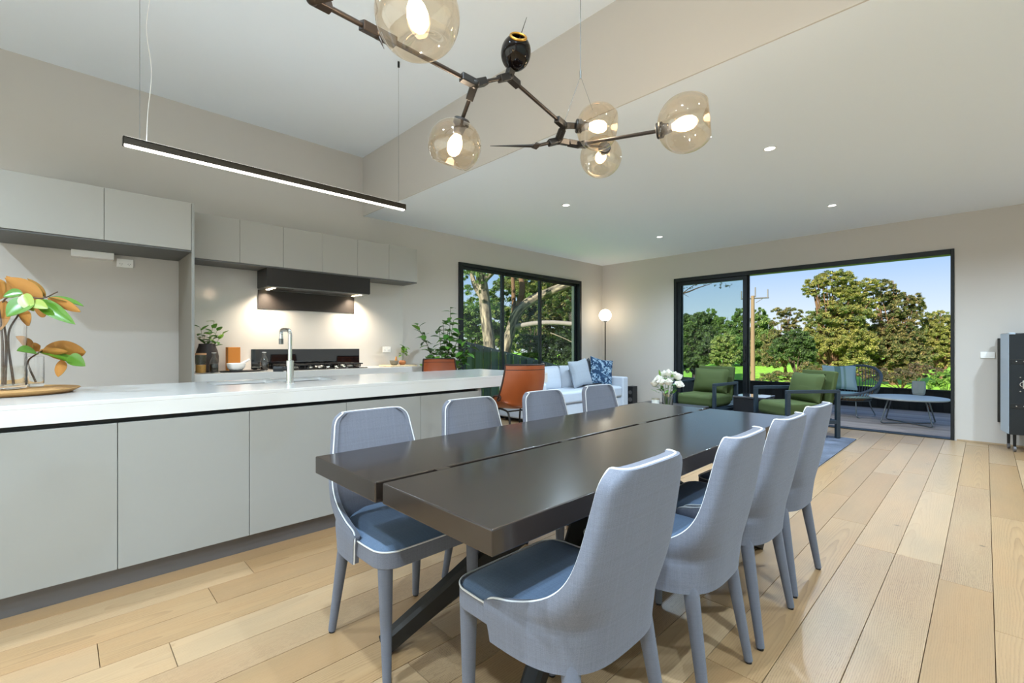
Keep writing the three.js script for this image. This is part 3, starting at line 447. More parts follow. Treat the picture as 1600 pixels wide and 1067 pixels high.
// ---------------------------------------------------------------- dining table
{
  const a0 = 0.672, a1 = 2.99, b0 = 0.757, b1 = 1.713, mid = 1.253, h0 = 0.683, h1 = 0.745, gap = 0.021;
  const t = thing('dining_table', 'long dark stained timber dining table with slotted double plank top', 'table', V((a0 + a1) / 2, (b0 + b1) / 2, 0));
  const wood = plankTexture(22, [42, 35, 31], [30, 25, 22], 1536, 320, 2.4, 0.5, 0.5, 1.1);
  const tm = phys(0xffffff, 0.2, { map: wood, ior: 1.52, clearcoat: 0.15, clearcoatRoughness: 0.1 });
  const plank = (p, q, s, e, n) => {
    const w = q - p, len = e - s, g = new RoundedBoxGeometry(w, h1 - h0, len, 3, 0.0045), pos = g.attributes.position;
    const sub = boxUV(g), uv = sub.attributes.uv, P = sub.attributes.position;
    for (let i = 0; i < P.count; i++) { const y = P.getY(i), x = P.getX(i); uv.setXY(i, (P.getZ(i) + len / 2 + (Math.abs(P.getZ(i)) > len / 2 - 0.004 ? y * 1.0 : 0)) / 2.4, (x * (Math.abs(P.getZ(i)) > len / 2 - 0.004 ? 0.15 : 1) + (Math.abs(y) < 0.022 ? y : 0)) / 0.5 + n * 0.5); }
    return inThing(t, sub.translate(-(p + q) / 2, (h0 + h1) / 2, -(s + e) / 2));
  };
  part(t, 'plank', plank(mid + gap / 2, b1, a0 - 0.006, a1, 0.1), tm); part(t, 'plank', plank(b0, mid - gap / 2, a0 + 0.006, a1 + 0.004, 0.7), tm);
  // bridges that close the gap between the slots
  const at = (u, v) => { const p = seen(u, v, (EYE - h1) * FOCAL / (v - HORIZON)); return -p.z; };
  const bridges = [[at(687, 735.5), at(703, 730)], [at(884, 691.5), at(891, 688)], [at(1004, 663.5), at(1010, 660)], [at(1093, 644.6), at(1099, 642)]];
  for (const [s, e] of bridges) part(t, 'bridge', boxUV(inThing(t, ext(s, e, mid - gap / 2 - 0.001, mid + gap / 2 + 0.001, h0 + 0.01, h1 - 0.0004))), tm);
  // spider base: four tapering beams from the feet to the middle
  const dark = std(0x1b1a19, 0.5), c = v3(0, 0.6, 0), feet = [[0.865, 1.575], [0.955, 0.955], [2.85, 0.90], [2.85, 1.56]];
  for (const [a, b] of feet) {
    const f = V(a, b, 0.03).sub(t.position), top = v3(f.x * 0.06, 0.61, f.z * 0.06), d = top.clone().sub(f), len = d.length(), z = d.clone().normalize(), x = v3(0, 1, 0).cross(z).normalize(), y = z.clone().cross(x);
    const sec = (w, h, k) => [[-w, -h + k], [-w + k, -h], [w - k, -h], [w, -h + k], [w, h - k], [w - k, h], [-w + k, h], [-w, h - k]];
    const pts = [], idx = [], S = [[0, 0.028, 0.03], [0.25, 0.034, 0.04], [0.8, 0.042, 0.072], [1, 0.045, 0.08]];
    S.forEach(([k, w, h]) => sec(w, h, 0.012).forEach(([p, q]) => { const o = f.clone().addScaledVector(z, k * len).addScaledVector(x, p).addScaledVector(y, q); if (k === 0) o.y = q < 0 ? 0 : Math.max(0.03, o.y); pts.push(Math.max(o.x, -9), Math.min(Math.max(o.y, 0), h0 - 0.004), o.z); }));
    for (let j = 0; j < S.length - 1; j++) for (let i = 0; i < 8; i++) { const p = j * 8 + i, q = j * 8 + (i + 1) % 8; idx.push(p, q, p + 8, q, q + 8, p + 8); }
    for (let i = 1; i < 7; i++) { idx.push(0, i + 1, i); const e = (S.length - 1) * 8; idx.push(e, e + i, e + i + 1); }
    const g = new THREE.BufferGeometry(); g.setAttribute('position', new THREE.Float32BufferAttribute(pts, 3)); g.setIndex(idx); const n = g.toNonIndexed(); n.computeVertexNormals(); part(t, 'leg', n, dark, 'black faceted beam leg');
  }
  extPart(t, 'underplate', a0 + 0.02, a1 - 0.1, mid - 0.05, mid + 0.05, h0 - 0.006, h0 - 0.0005, dark);
  part(t, 'hub', rbox(0.42, 0.09, 0.7, 0.01).translate(0, 0.633, 0), dark);
}
// ---------------------------------------------------------------- dining chairs
function makeChair(label) {
  const o = thing('dining_chair', label, 'chair', v3(), 0, 'blue-grey upholstered chairs round the dining table');
  // shell: a back that sweeps round into low sides; local front is +z
  const top = 0.868, low = 0.375, seat = 0.468, th = 0.042;
  const half = (y) => { const k = clamp((y - seat) / (top - seat), 0, 1), w = lerp(0.243, 0.172, Math.pow(k, 0.85)); const rc = 0.05, over = y - (top - rc); const base = y < seat ? lerp(0.237, 0.243, sstep(low, seat, y)) : w; return over > 0 ? base - rc + Math.sqrt(Math.max(rc * rc - over * over * 0.86, 0)) : base; };
  const back = (y) => -0.235 - 0.085 * Math.pow(clamp((y - low) / (top - low), 0, 1), 1.25);
  const front = (y) => {   // how far the sides reach forward at height y
    if (y <= seat + 0.015) return 0.055 - 0.02 * clamp((seat - y) / 0.1, 0, 1);
    const k = (y - seat - 0.015) / (top - seat - 0.015);
    return lerp(0.055, back(y) + 0.05, 1 - Math.pow(1 - clamp(k, 0, 1), 1) * 0) * 0 + (back(y) + 0.052) + (0.055 - (back(seat) + 0.052)) * Math.pow(1 - clamp(k, 0, 1), 7) * 1.0;
  };
  const plan = (s, y, inner) => {   // s in -1..1 round the U
    const w = half(y) - inner, zb = back(y) + inner, zf = front(y), d = Math.max(zf - zb, 0.012), f = s * PI / 2, p = lerp(0.62, 0.5, clamp((y - seat) / 0.3, 0, 1));
    const sx = Math.sign(s) * Math.pow(Math.abs(Math.sin(f)), p), cz = Math.pow(Math.max(Math.cos(f), 0), p);
    return v3(sx * w, y, zf - d * cz);
  };
  const ys = (v) => { const k = v < 0.5 ? v * 0.9 : 0.45 + (v - 0.5) * 1.1; return lerp(low, top, k); };
  const NU = 44, NV = 34, sp = (u) => { const s = u * 2 - 1; return Math.sign(s) * (1 - Math.pow(1 - Math.abs(s), 1.25)); };
  const outer = grid(NU, NV, (u, v) => plan(sp(u), ys(v), 0)), inner = grid(NU, NV, (u, v) => { const y = ys(v), q = plan(sp(u), y, th * (0.55 + 0.45 * (1 - Math.abs(u * 2 - 1) ** 4))); return q; });
  const flip = (g) => { const ix = g.index.array; for (let i = 0; i < ix.length; i += 3) { const t = ix[i]; ix[i] = ix[i + 1]; ix[i + 1] = t; } g.computeVertexNormals(); return g; };
  const strip = (pa, pb) => grid(pa.length - 1, 1, (u, v) => (v < 0.5 ? pa : pb)[Math.round(u * (pa.length - 1))].clone());
  const line = (f, n) => Array.from({ length: n + 1 }, (_, i) => f(i / n));
  const at = (inn) => (u, v) => { const y = ys(v); return plan(sp(u), y, inn ? th * (0.55 + 0.45 * (1 - Math.abs(u * 2 - 1) ** 4)) : 0); };
  const O = at(0), I = at(1);
  const rimTop = strip(line((u) => O(u, 1), NU), line((u) => I(u, 1), NU)), rimL = strip(line((v) => O(0, v), NV), line((v) => I(0, v), NV)), rimR = strip(line((v) => O(1, v), NV), line((v) => I(1, v), NV)), rimB = strip(line((u) => O(u, 0), NU), line((u) => I(u, 0), NU));
  const m2 = (g) => boxUV(g.toNonIndexed());
  const smooth = (g) => { const n = g.toNonIndexed(); return boxUV(n); };
  part(o, 'backrest', flat([smooth(flip(outer)), smooth(inner), smooth(rimTop), smooth(rimL), smooth(rimR), smooth(rimB)]), M.fabric);
  // piping along the rim and down the side seams
  const edge = []; for (let v = 0; v <= 1.0001; v += 1 / 24) edge.push(O(0, v).lerp(I(0, v), 0.25)); for (let u = 1 / 16; u < 0.999; u += 1 / 16) edge.push(O(u, 1).lerp(I(u, 1), 0.25)); for (let v = 1; v >= -0.0001; v -= 1 / 24) edge.push(O(1, Math.max(v, 0)).lerp(I(1, Math.max(v, 0)), 0.25));
  part(o, 'piping', tube(edge.map((p) => p.clone()), 0.0032, 220, 6), M.piping, 'white piping');
  // seat: a low box with rounded front corners and a domed pad
  const outline = (k) => { const w = 0.226 - k, zf = 0.225 - k, zb = -0.1, r = 0.07 - k * 0.5, p = []; p.push([-w + 0.03, zb], [-w, 0.03]); for (let i = 0; i <= 8; i++) { const f = i / 8 * PI / 2; p.push([-w + r - Math.cos(f) * r + 0.0, zf - r + Math.sin(f) * r]); } for (let i = 8; i >= 0; i--) { const f = i / 8 * PI / 2; p.push([w - r + Math.cos(f) * r, zf - r + Math.sin(f) * r]); } p.push([w, 0.03], [w - 0.03, zb]); return p; };
  const sideG = extrude(outline(0).map(([x, z]) => [x, -z]), 0.058, 0.006).rotateX(-PI / 2).translate(0, 0.402, 0);
  part(o, 'seat', boxUV(sideG), M.fabric);
  const pad = grid(24, 24, (u, v) => { const x = (u * 2 - 1), z = v, w = 0.222 * (z > 0.8 ? Math.pow(1 - Math.pow((z - 0.8) / 0.2, 2.4), 0.25) * 0.1 + 0.9 * Math.sqrt(Math.max(0, 1 - Math.pow((z - 0.8) / 0.2, 4) * 0.12)) : 1), zz = lerp(-0.205, 0.221 - 0.02 * Math.pow(Math.abs(x), 6), z); const e = Math.min(1 - Math.abs(x), (1 - z) * 2.2, 1) ; const zin = clamp((0.055 - zz) / 0.27, 0, 1), ci = Math.pow(zin, 1 / 0.62), wi = zz < 0.0 ? Math.min(w, 0.222 * Math.pow(Math.sqrt(Math.max(0, 1 - ci * ci)), 0.62) - 0.008 * zin) : w; return v3(x * wi, 0.459 + 0.022 * Math.pow(clamp(e / 0.35, 0, 1), 0.6), zz); });
  part(o, 'seat_pad', boxUV(flip(pad)), M.seatFabric, 'darker blue seat pad');
  const ol = outline(0.001), rim = ol.map(([x, z]) => v3(x, 0.461, z)); part(o, 'piping', tube(rim, 0.0032, 120, 6), M.piping, 'white piping');
  const leg = (x, z, dx, dz, h) => { const l = part(o, 'leg', flat([rod(v3(x, h, z), v3(x + dx, 0.008, z + dz), 0.0255, 0.0145, 20)]), M.fabric); part(l, 'foot_pad', rod(v3(x + dx, 0.008, z + dz), v3(x + dx, 0, z + dz), 0.012, 0.012, 14), M.blackMetal); };
  leg(-0.19, 0.182, 0.004, 0.004, 0.402); leg(0.19, 0.182, -0.004, 0.004, 0.402); leg(-0.165, -0.17, -0.03, -0.065, 0.42); leg(0.165, -0.17, 0.03, -0.065, 0.42);
  return o;
}
{
  const first = makeChair('nearest blue-grey dining chair seen from behind, on the right of the table');
  const all = [[1.04, 0.87, -PI / 2 + 0.0, null], [1.585, 0.83, -PI / 2 + 0.03, 'second blue-grey dining chair from the front along the right of the table'], [2.09, 0.83, -PI / 2, 'third blue-grey dining chair along the right of the table'], [2.60, 0.84, -PI / 2 - 0.02, 'farthest blue-grey dining chair on the right of the table, nearest the rug'],
    [0.975, 1.60, PI / 2, 'nearest blue-grey dining chair on the island side, its whole seat in view'], [1.55, 1.63, PI / 2, 'second blue-grey dining chair from the front on the island side'], [2.13, 1.63, PI / 2, 'third blue-grey dining chair on the island side, before the tan stool'], [2.71, 1.63, PI / 2, 'farthest blue-grey dining chair on the island side, in front of the sofa']];
  all.forEach(([a, b, turn, label], i) => { if (!i) { first.position.copy(V(a, b, 0)); first.rotation.y = turn; } else copyOf(first, label, V(a, b, 0), turn); });
}
// ---------------------------------------------------------------- branching glass chandelier
{
  const N = (u, v, d) => seen(u, v, d);
  const hub = N(795, 120, 1.62);
  const o = thing('chandelier', 'branching dark bronze chandelier of clear blown glass globes over the dining table', 'chandelier', hub);
  const P = (u, v, d) => N(u, v, d).sub(hub), bronze = std(0x352d27, 0.42, { metalness: 0.55 }), dark = std(0x2c2a28, 0.42, { metalness: 0.6 });
  const J1 = P(742, 131, 1.5), J2 = P(795, 120, 1.62), J3 = P(881, 196, 1.9), J4 = P(872, 220, 1.96), J5 = P(903, 226, 2.02), J0 = P(590, 52, 1.28), Jm = P(488, -2, 1.12), S4 = P(838, 228, 1.9);
  const rodP = (p, q, r = 0.0068) => part(o, 'rod', rod(p, q, r, r, 14), bronze);
  const joint = (at, dirs, m = dark, k = 1.3) => { const g = [new THREE.SphereGeometry(0.0125 * k, 16, 12).translate(at.x, at.y, at.z)]; for (const d of dirs) { const e = d.clone().sub(at).normalize(), q = at.clone().addScaledVector(e, 0.042 * k), bx = rbox(0.019 * k, 0.042 * k, 0.019 * k, 0.003).applyQuaternion(new THREE.Quaternion().setFromUnitVectors(v3(0, 1, 0), e)); g.push(bx.translate((at.x + q.x) / 2, (at.y + q.y) / 2, (at.z + q.z) / 2)); } part(o, 'joint', flat(g), m); };
  const G2c = P(711, 226, 1.62), G2n = P(722, 187, 1.6), G3c = P(937, 198, 1.92), G3n = P(901, 197, 1.92), G4c = P(938, 247, 2.22), G4n = P(945, 230, 2.12), G5c = P(1071, 193, 1.62), G5n = P(1027, 205, 1.66), G1c = P(652, 22, 1.1), G1n = P(640, -36, 1.1), Bc = P(806, 83, 1.6);
  rodP(Jm, J0); rodP(J0, J1); rodP(J1, J2); rodP(J2, J3); rodP(J1, G2n); rodP(J3, J4); rodP(J3, G3n); rodP(J4, J5); rodP(J5, G5n); rodP(J5, G4n, 0.006); rodP(J4, S4); rodP(Jm, G1n);
  joint(J1, [J0, J2, G2n]); joint(J2, [J1, J3, Bc]); joint(J3, [J2, J4, G3n]); joint(J4, [J3, S4, J5]); joint(J5, [J4, G5n, G4n]); joint(J0, [Jm, J1], bronze); joint(Jm, [J0, G1n], bronze, 1.2);
  part(o, 'spike', rod(S4, P(766, 228, 1.88), 0.007, 0.0012, 12), dark); part(o, 'spike_joint', new THREE.OctahedronGeometry(0.022).scale(1.3, 0.7, 0.8).translate(S4.x, S4.y, S4.z), bronze);
  part(o, 'spike', rod(J0, P(600, 76, 1.26), 0.005, 0.001, 10), bronze);
  // globes: blown glass with a dimple opposite the collar
  const globe = (name, neck, c, R, sq, dimple) => {
    const e = c.clone().sub(neck).normalize(), q = new THREE.Quaternion().setFromUnitVectors(v3(0, 1, 0), e), pts = [], n = 40;
    const L = neck.distanceTo(c) + R * sq;                               // neck to tip
    for (let i = 0; i <= n; i++) { const f = i / n * PI, r = Math.max(R * Math.pow(Math.sin(f), 0.92), i === 0 ? 0.026 : 0); let y = L / 2 - Math.cos(f) * L / 2; const near = clamp(r / (R * 0.72), 0, 1); if (f > PI / 2) y -= dimple * R * (1 - sstep(0, 1, near)); pts.push([Math.max(r, i === 0 ? 0.026 : 0), y]); }
    const g = part(o, 'globe', lathe(pts, 56).applyQuaternion(q).translate(neck.x, neck.y, neck.z), M.amber, 'clear blown glass globe');
    part(o, 'collar', lathe([[0, -0.004], [0.024, -0.004], [0.028, 0.0], [0.028, 0.018], [0.02, 0.024], [0.016, 0.05], [0, 0.05]], 28).applyQuaternion(q).translate(neck.x, neck.y, neck.z), dark);
    const bulbG = lathe([[0.008, 0.04], [0.011, 0.05], [0.024, 0.075], [0.028, 0.095], [0.024, 0.118], [0.012, 0.132], [0, 0.135]], 28).scale(0.92, Math.min(1, L / 0.19), 0.92).applyQuaternion(q).translate(neck.x, neck.y, neck.z);
    part(o, 'bulb', bulbG, glow(0xffdca2, 7), 'glowing filament bulb');
    const l = new THREE.PointLight(0xfff3e4, LAMP.bulb, 0, 2); l.position.copy(neck).addScaledVector(e, 0.092 * Math.min(1, L / 0.19)); l.castShadow = true; l.shadow.radius = 1; o.add(l);
  };
  globe('a', G1n, G1c, 0.1, 1.0, 0.5); globe('b', G2n, G2c, 0.093, 0.98, 0.5); globe('c', G3n, G3c, 0.094, 0.88, 0.42); globe('d', G4n, G4c, 0.098, 0.8, 0.5); globe('e', G5n, G5c, 0.1, 1.0, 0.45);
  // the small black glass ball with a gilt mouth and a needle
  const R = 0.052, dir = P(812, 55, 1.58).sub(Bc).normalize().add(v3(0.62, 0, 0.6)).normalize(), qq = new THREE.Quaternion().setFromUnitVectors(v3(0, 1, 0), dir), pts = []; for (let i = 0; i <= 30; i++) { const f = lerp(0, PI * 0.84, i / 30); pts.push([R * Math.sin(f), -Math.cos(f) * R * 1.12]); } for (let i = 10; i >= 0; i--) { const f = lerp(PI * 0.3, PI * 0.84, i / 10); pts.push([(R - 0.004) * Math.sin(f), -Math.cos(f) * (R - 0.004) * 1.1]); }
  const ball = part(o, 'black_ball', lathe(pts, 48).applyQuaternion(qq).translate(Bc.x, Bc.y, Bc.z), phys(0x0a0605, 0.05, { ior: 1.4 }), 'black glass ball');
  part(ball, 'gilt_mouth', new THREE.TorusGeometry(R * 0.5, 0.0045, 10, 40).rotateX(PI / 2).translate(0, R * 0.98, 0).applyQuaternion(qq).translate(Bc.x, Bc.y, Bc.z), std(0xb88a3e, 0.3, { metalness: 0.9 }), 'gold rim');
  part(ball, 'needle', rod(Bc.clone().addScaledVector(dir, 0.02), P(823, 27, 1.57), 0.0022, 0.0008, 8), dark);
  // suspension cable with its yoke
  const knot = P(907, 119, 1.93), topY = HIGH - hub.y; part(o, 'cable', rod(knot, v3(knot.x, topY, knot.z), 0.0016, 0.0016, 6), M.steel); part(o, 'cable', rod(knot, J3.clone().add(v3(0.002, 0.012, 0)), 0.0011, 0.0011, 6), M.steel); part(o, 'cable', rod(knot, P(926, 172, 1.97), 0.0011, 0.0011, 6), M.steel); part(o, 'crimp', rod(knot.clone().add(v3(0, 0.022, 0)), knot.clone().add(v3(0, -0.01, 0)), 0.004, 0.004, 8), M.steel);
  part(o, 'ceiling_rose', new THREE.CylinderGeometry(0.06, 0.06, 0.02, 32).translate(knot.x, topY - 0.011, knot.z), dark);
}
// ---------------------------------------------------------------- linear pendant above the island
{
  const a0 = 0.246, a1 = 2.03, b = 3.35, h = 2.272;
  const o = thing('linear_pendant', 'slim black linear pendant with a glowing strip above the island', 'pendant', V((a0 + a1) / 2, b, h));
  const L = a1 - a0;
  part(o, 'profile', flat([box(0.004, 0.042, L).translate(-0.018, 0.014, 0), box(0.004, 0.042, L).translate(0.018, 0.02, 0), box(0.04, 0.004, L).translate(0, 0.036, 0), box(0.04, 0.042, 0.004).translate(0, 0.016, L / 2), box(0.04, 0.042, 0.004).translate(0, 0.016, -L / 2)]), std(0x3c372f, 0.4, { metalness: 0.5 }));
  part(o, 'diffuser', rbox(0.032, 0.018, L - 0.01, 0.008).translate(0.002, -0.002, 0), glow(0xfff8ec, 3.2), 'glowing strip');
  const l = new THREE.RectAreaLight(LAMP_WHITE, LAMP.strip, 0.034, L - 0.02); l.position.set(0, -0.0135, 0); l.lookAt(o.position.x, o.position.y - 2, o.position.z); l.rotation.set(-PI / 2, 0, 0); o.add(l);
  part(o, 'upper_diffuser', rbox(0.03, 0.006, L - 0.02, 0.002).translate(0, 0.041, 0), glow(0xfff8ec, 1.5), 'glowing upper strip');
  const up = new THREE.RectAreaLight(LAMP_WHITE, LAMP.stripUp, 0.03, L - 0.02); up.position.set(0, 0.0465, 0); up.rotation.set(PI / 2, 0, 0); o.add(up);
  for (const [a, c] of [[0.32, 1], [1.975, 0]]) {
    const z = -(a - (a0 + a1) / 2), top = HIGH - h; part(o, 'cable', rod(v3(0, 0.036, z), v3(0, top, z), 0.0012, 0.0012, 6), M.steel); part(o, 'cable_mount', rod(v3(0, top - 0.045, z), v3(0, top - 0.0005, z), 0.009, 0.009, 14), M.blackMetal);
    if (c) part(o, 'power_cord', tube([v3(0, 0.036, z - 0.03), v3(0.004, 0.2, z - 0.035), v3(0.006, 0.45, z - 0.052), v3(-0.006, 0.7, z - 0.03), v3(0.0, 0.95, z - 0.055), v3(0, top, z - 0.07)], 0.0018, 50, 6), M.white);
  }
}
// ---------------------------------------------------------------- tan leather counter stools
{
  const leather = phys(0x94481f, 0.42, { clearcoat: 0.15, clearcoatRoughness: 0.4, bumpMap: texture(256, 256, (x, y) => { const k = 128 + 70 * fbm(x / 6, y / 6, 3); return [k, k, k]; }, false), bumpScale: 0.0006 });
  const darkEdge = std(0x2a140c, 0.6);
  const o = thing('counter_stool', 'tan leather bucket counter stool on the dining side of the island end', 'stool', v3(), 0, 'tan leather stools at the island');
  const th = 0.012;
  // bucket: seat at h = 0.66, a back that rises to 0.98, low sides; front is +z
  const shell = (u, v, off) => {
    const s = u * 2 - 1, k = v;                                    // k 0 front edge of the seat, 1 top of the back
    const bend = sstep(0.38, 0.62, k), w = lerp(0.2, 0.205, k) + 0.03 * Math.sin(PI * clamp((k - 0.2) / 0.8, 0, 1));
    const z = k < 0.5 ? lerp(0.21, -0.13, k / 0.5) : -0.13 - 0.1 * Math.sin((k - 0.5) / 0.5 * PI / 2), y0 = k < 0.42 ? 0.655 - 0.012 * Math.sin(k / 0.42 * PI) : 0.655 + 0.345 * Math.pow((k - 0.42) / 0.58, 1.35);
    const lift = 0.11 * Math.pow(Math.abs(s), 3) * (1 - bend) * sstep(0.0, 0.3, k), fwd = 0.13 * Math.pow(Math.abs(s), 2.4) * bend;
    const nrm = v3(-s * 0.5 * 0.4, 1 - bend, bend).normalize();
    return v3(s * w * (1 - 0.04 * bend), y0 + lift, z + fwd).addScaledVector(nrm, off);
  };
  const flipG = (g) => { const ix = g.index.array; for (let i = 0; i < ix.length; i += 3) { const t = ix[i]; ix[i] = ix[i + 1]; ix[i + 1] = t; } g.computeVertexNormals(); return g; };
  const a = grid(24, 30, (u, v) => shell(u, v, th / 2)), b = flipG(grid(24, 30, (u, v) => shell(u, v, -th / 2)));
  part(o, 'bucket', flat([boxUV(a), boxUV(b)]), leather);
  const edge = []; for (let i = 0; i <= 24; i++) edge.push(shell(i / 24, 0, 0)); for (let i = 1; i <= 30; i++) edge.push(shell(1, i / 30, 0)); for (let i = 23; i >= 0; i--) edge.push(shell(i / 24, 1, 0)); for (let i = 29; i >= 1; i--) edge.push(shell(0, i / 30, 0));
  part(o, 'piping', tube(edge, 0.0085, 260, 6, true), darkEdge, 'dark stitched edge');
  part(o, 'seam', flat([grid(24, 1, (u, v) => shell(u, 0.95 + 0.006 * v, th / 2 + 0.0012)), flipG(grid(24, 1, (u, v) => shell(u, 0.95 + 0.006 * v, -th / 2 - 0.0012)))]), darkEdge);
  const iron = std(0x26211e, 0.45, { metalness: 0.6 });
  for (const sx of [-1, 1]) { const bar = part(o, 'side_frame', tube([v3(sx * 0.215, 0.008, 0.22), v3(sx * 0.175, 0.6, 0.16), v3(sx * 0.17, 0.637, 0.14), v3(sx * 0.17, 0.637, -0.09), v3(sx * 0.175, 0.6, -0.115), v3(sx * 0.215, 0.008, -0.21)], 0.0075, 80, 8), iron); }
  part(o, 'footrest', tube([v3(-0.203, 0.2, 0.2), v3(0.203, 0.2, 0.2)], 0.0065, 4, 8), iron); part(o, 'stretcher', tube([v3(-0.2, 0.22, -0.19), v3(0.2, 0.22, -0.19)], 0.0065, 4, 8), iron); part(o, 'seat_rail', flat([rod(v3(-0.17, 0.637, 0.12), v3(0.17, 0.637, 0.12), 0.006), rod(v3(-0.17, 0.637, -0.08), v3(0.17, 0.637, -0.08), 0.006)]), iron);
  o.position.copy(V(2.65, 2.66, 0)); o.rotation.y = -PI / 2 - 0.08;
  copyOf(o, 'tan leather counter stool behind the island by the tall leafy plant', V(3.0, 4.14, 0), PI / 2 + 0.1);
}
// ---------------------------------------------------------------- leafy indoor plant
{
  const o = thing('potted_plant', 'tall leafy green indoor plant behind the island beside the window', 'plant', V(3.5, 4.78, 0));
  part(o, 'pot', lathe([[0, 0], [0.13, 0], [0.17, 0.08], [0.185, 0.22], [0.18, 0.36], [0.168, 0.36], [0.17, 0.22], [0.15, 0.08], [0, 0.05]], 40), std(0x8d8a84, 0.8)); part(o, 'soil', moved(new THREE.CylinderGeometry(0.166, 0.166, 0.02, 32), 0, 0.32, 0), std(0x2b2119, 0.95));
  const stemM = std(0x4b4f2c, 0.8), gs = [leafShape(0.115, 0.07, 0.2, 0.1, 5), leafShape(0.095, 0.062, 0.3, 0.1, 5), leafShape(0.125, 0.075, 0.25, 0.1, 5)];
  const gm = [0x487628, 0x3c6a24, 0x5a8a30, 0x345a1e].map((c) => phys(c, 0.36, { side: THREE.DoubleSide }));
  const at = (u, v, d) => seen(u, v, d).sub(o.position);
  const tips = [[704, 482, 5.8], [709, 500, 5.75], [692, 500, 5.85], [652, 508, 5.7], [660, 522, 5.75], [728, 532, 5.6], [738, 536, 5.7], [716, 520, 5.9], [668, 560, 5.5], [680, 545, 5.5], [700, 515, 5.6], [722, 550, 5.6], [664, 572, 5.45], [700, 540, 5.9], [686, 512, 6.0]];
  tips.forEach(([u, v, d], i) => {
    const tip = at(u, v, d), st = new THREE.CatmullRomCurve3([v3(rr(-0.06, 0.06), 0.33, rr(-0.06, 0.06)), v3(tip.x * 0.35 + rr(-0.03, 0.03), lerp(0.33, tip.y, 0.55), tip.z * 0.35), tip]);
    part(o, 'stem', taperTube(st.points, 0.006, 0.0025, 20, 6), stemM);
    for (let k = 0; k < 20; k++) { const t = 0.38 + 0.62 * k / 19, l = part(o, 'leaf', gs[(k + i) % 3], gm[(k * 3 + i) % 4]); l.position.copy(st.getPoint(t)); l.rotation.set(rr(-0.8, 0.5), k * 2.4 + i, rr(-0.4, 0.4), 'YXZ'); }
  });
}
// ---------------------------------------------------------------- sofa with cushions
{
  const fab = cloth([196, 203, 214], 0.05, 0.25, { sheen: 0.2 }), a0 = 4.86, a1 = 7.2, b0 = 4.42, b1 = 5.3;
  const o = thing('sofa', 'pale grey fabric sofa under the window in the corner', 'sofa', V((a0 + a1) / 2, (b0 + b1) / 2, 0)), c = (a0 + a1) / 2, aw = 0.17;
  const P = (n, ...q) => extPart(o, n, ...q);
  P('base', a0 + 0.02, a1 - 0.02, b0 + 0.03, b1, 0.06, 0.25, fab, 0.02);
  P('arm', a0, a0 + aw, b0, b1 - 0.02, 0.06, 0.60, fab, 0.03); P('arm', a1 - aw, a1, b0, b1 - 0.02, 0.06, 0.60, fab, 0.03);
  P('back', a0 + 0.02, a1 - 0.02, b1 - 0.19, b1, 0.25, 0.73, fab, 0.04);
  for (const [s, e] of [[a0 + aw + 0.004, c - 0.003], [c + 0.003, a1 - aw - 0.004]]) { P('seat_cushion', s, e, b0 + 0.005, b1 - 0.24, 0.256, 0.445, fab, 0.045); const g = boxUV(cushion(e - s - 0.01, 0.42, 0.26, 16, 0.03)); const m = part(o, 'back_cushion', g, fab); m.position.copy(V((s + e) / 2, b1 - 0.29, 0.605).sub(o.position)); m.rotation.set(-0.16, PI / 2, 0, 'YXZ'); }
  for (const a of [a0 + 0.1, a1 - 0.1]) for (const b of [b0 + 0.1, b1 - 0.1]) part(o, 'foot', inThing(o, moved(new THREE.CylinderGeometry(0.022, 0.016, 0.06, 14), -b, 0.03, -a)), M.blackMetal);
  const pillow = (label, a, b, h, s, mat, ry, rz) => { const q = thing('cushion', label, 'cushion', V(a, b, h)); part(q, 'cover', boxUV(cushion(s, s, 0.15, 18, 0.12)), mat); q.rotation.set(-0.22, ry, rz, 'YXZ'); return q; };
  pillow('plain grey cushion with a fine dark edge on the sofa', 6.25, 4.76, 0.69, 0.46, cloth([164, 172, 182], 0.06, 0.3), PI / 2 - 0.1, 0.12);
  const blue = texture(256, 256, (x, y) => { const k = fbm(x / 26, y / 26, 4, 4), w = fbm(x / 9 + 4, y / 9, 9, 3), f = k + 0.5 * w; return f > 0.18 ? [150, 172, 190] : f > 0.02 ? [80, 118, 150] : [30, 58, 90]; });
  pillow('blue and white patterned cushion on the sofa beside the corner lamp', 6.8, 4.72, 0.695, 0.48, phys(0xffffff, 0.9, { map: rep(blue, 3), sheen: 0.2 }), PI / 2 - 0.35, -0.2);
  pillow('dark charcoal cushion mostly hidden behind the grey sofa cushions', 6.62, 4.9, 0.68, 0.42, cloth([70, 74, 80], 0.06, 0.3), PI / 2, 0.3);
}
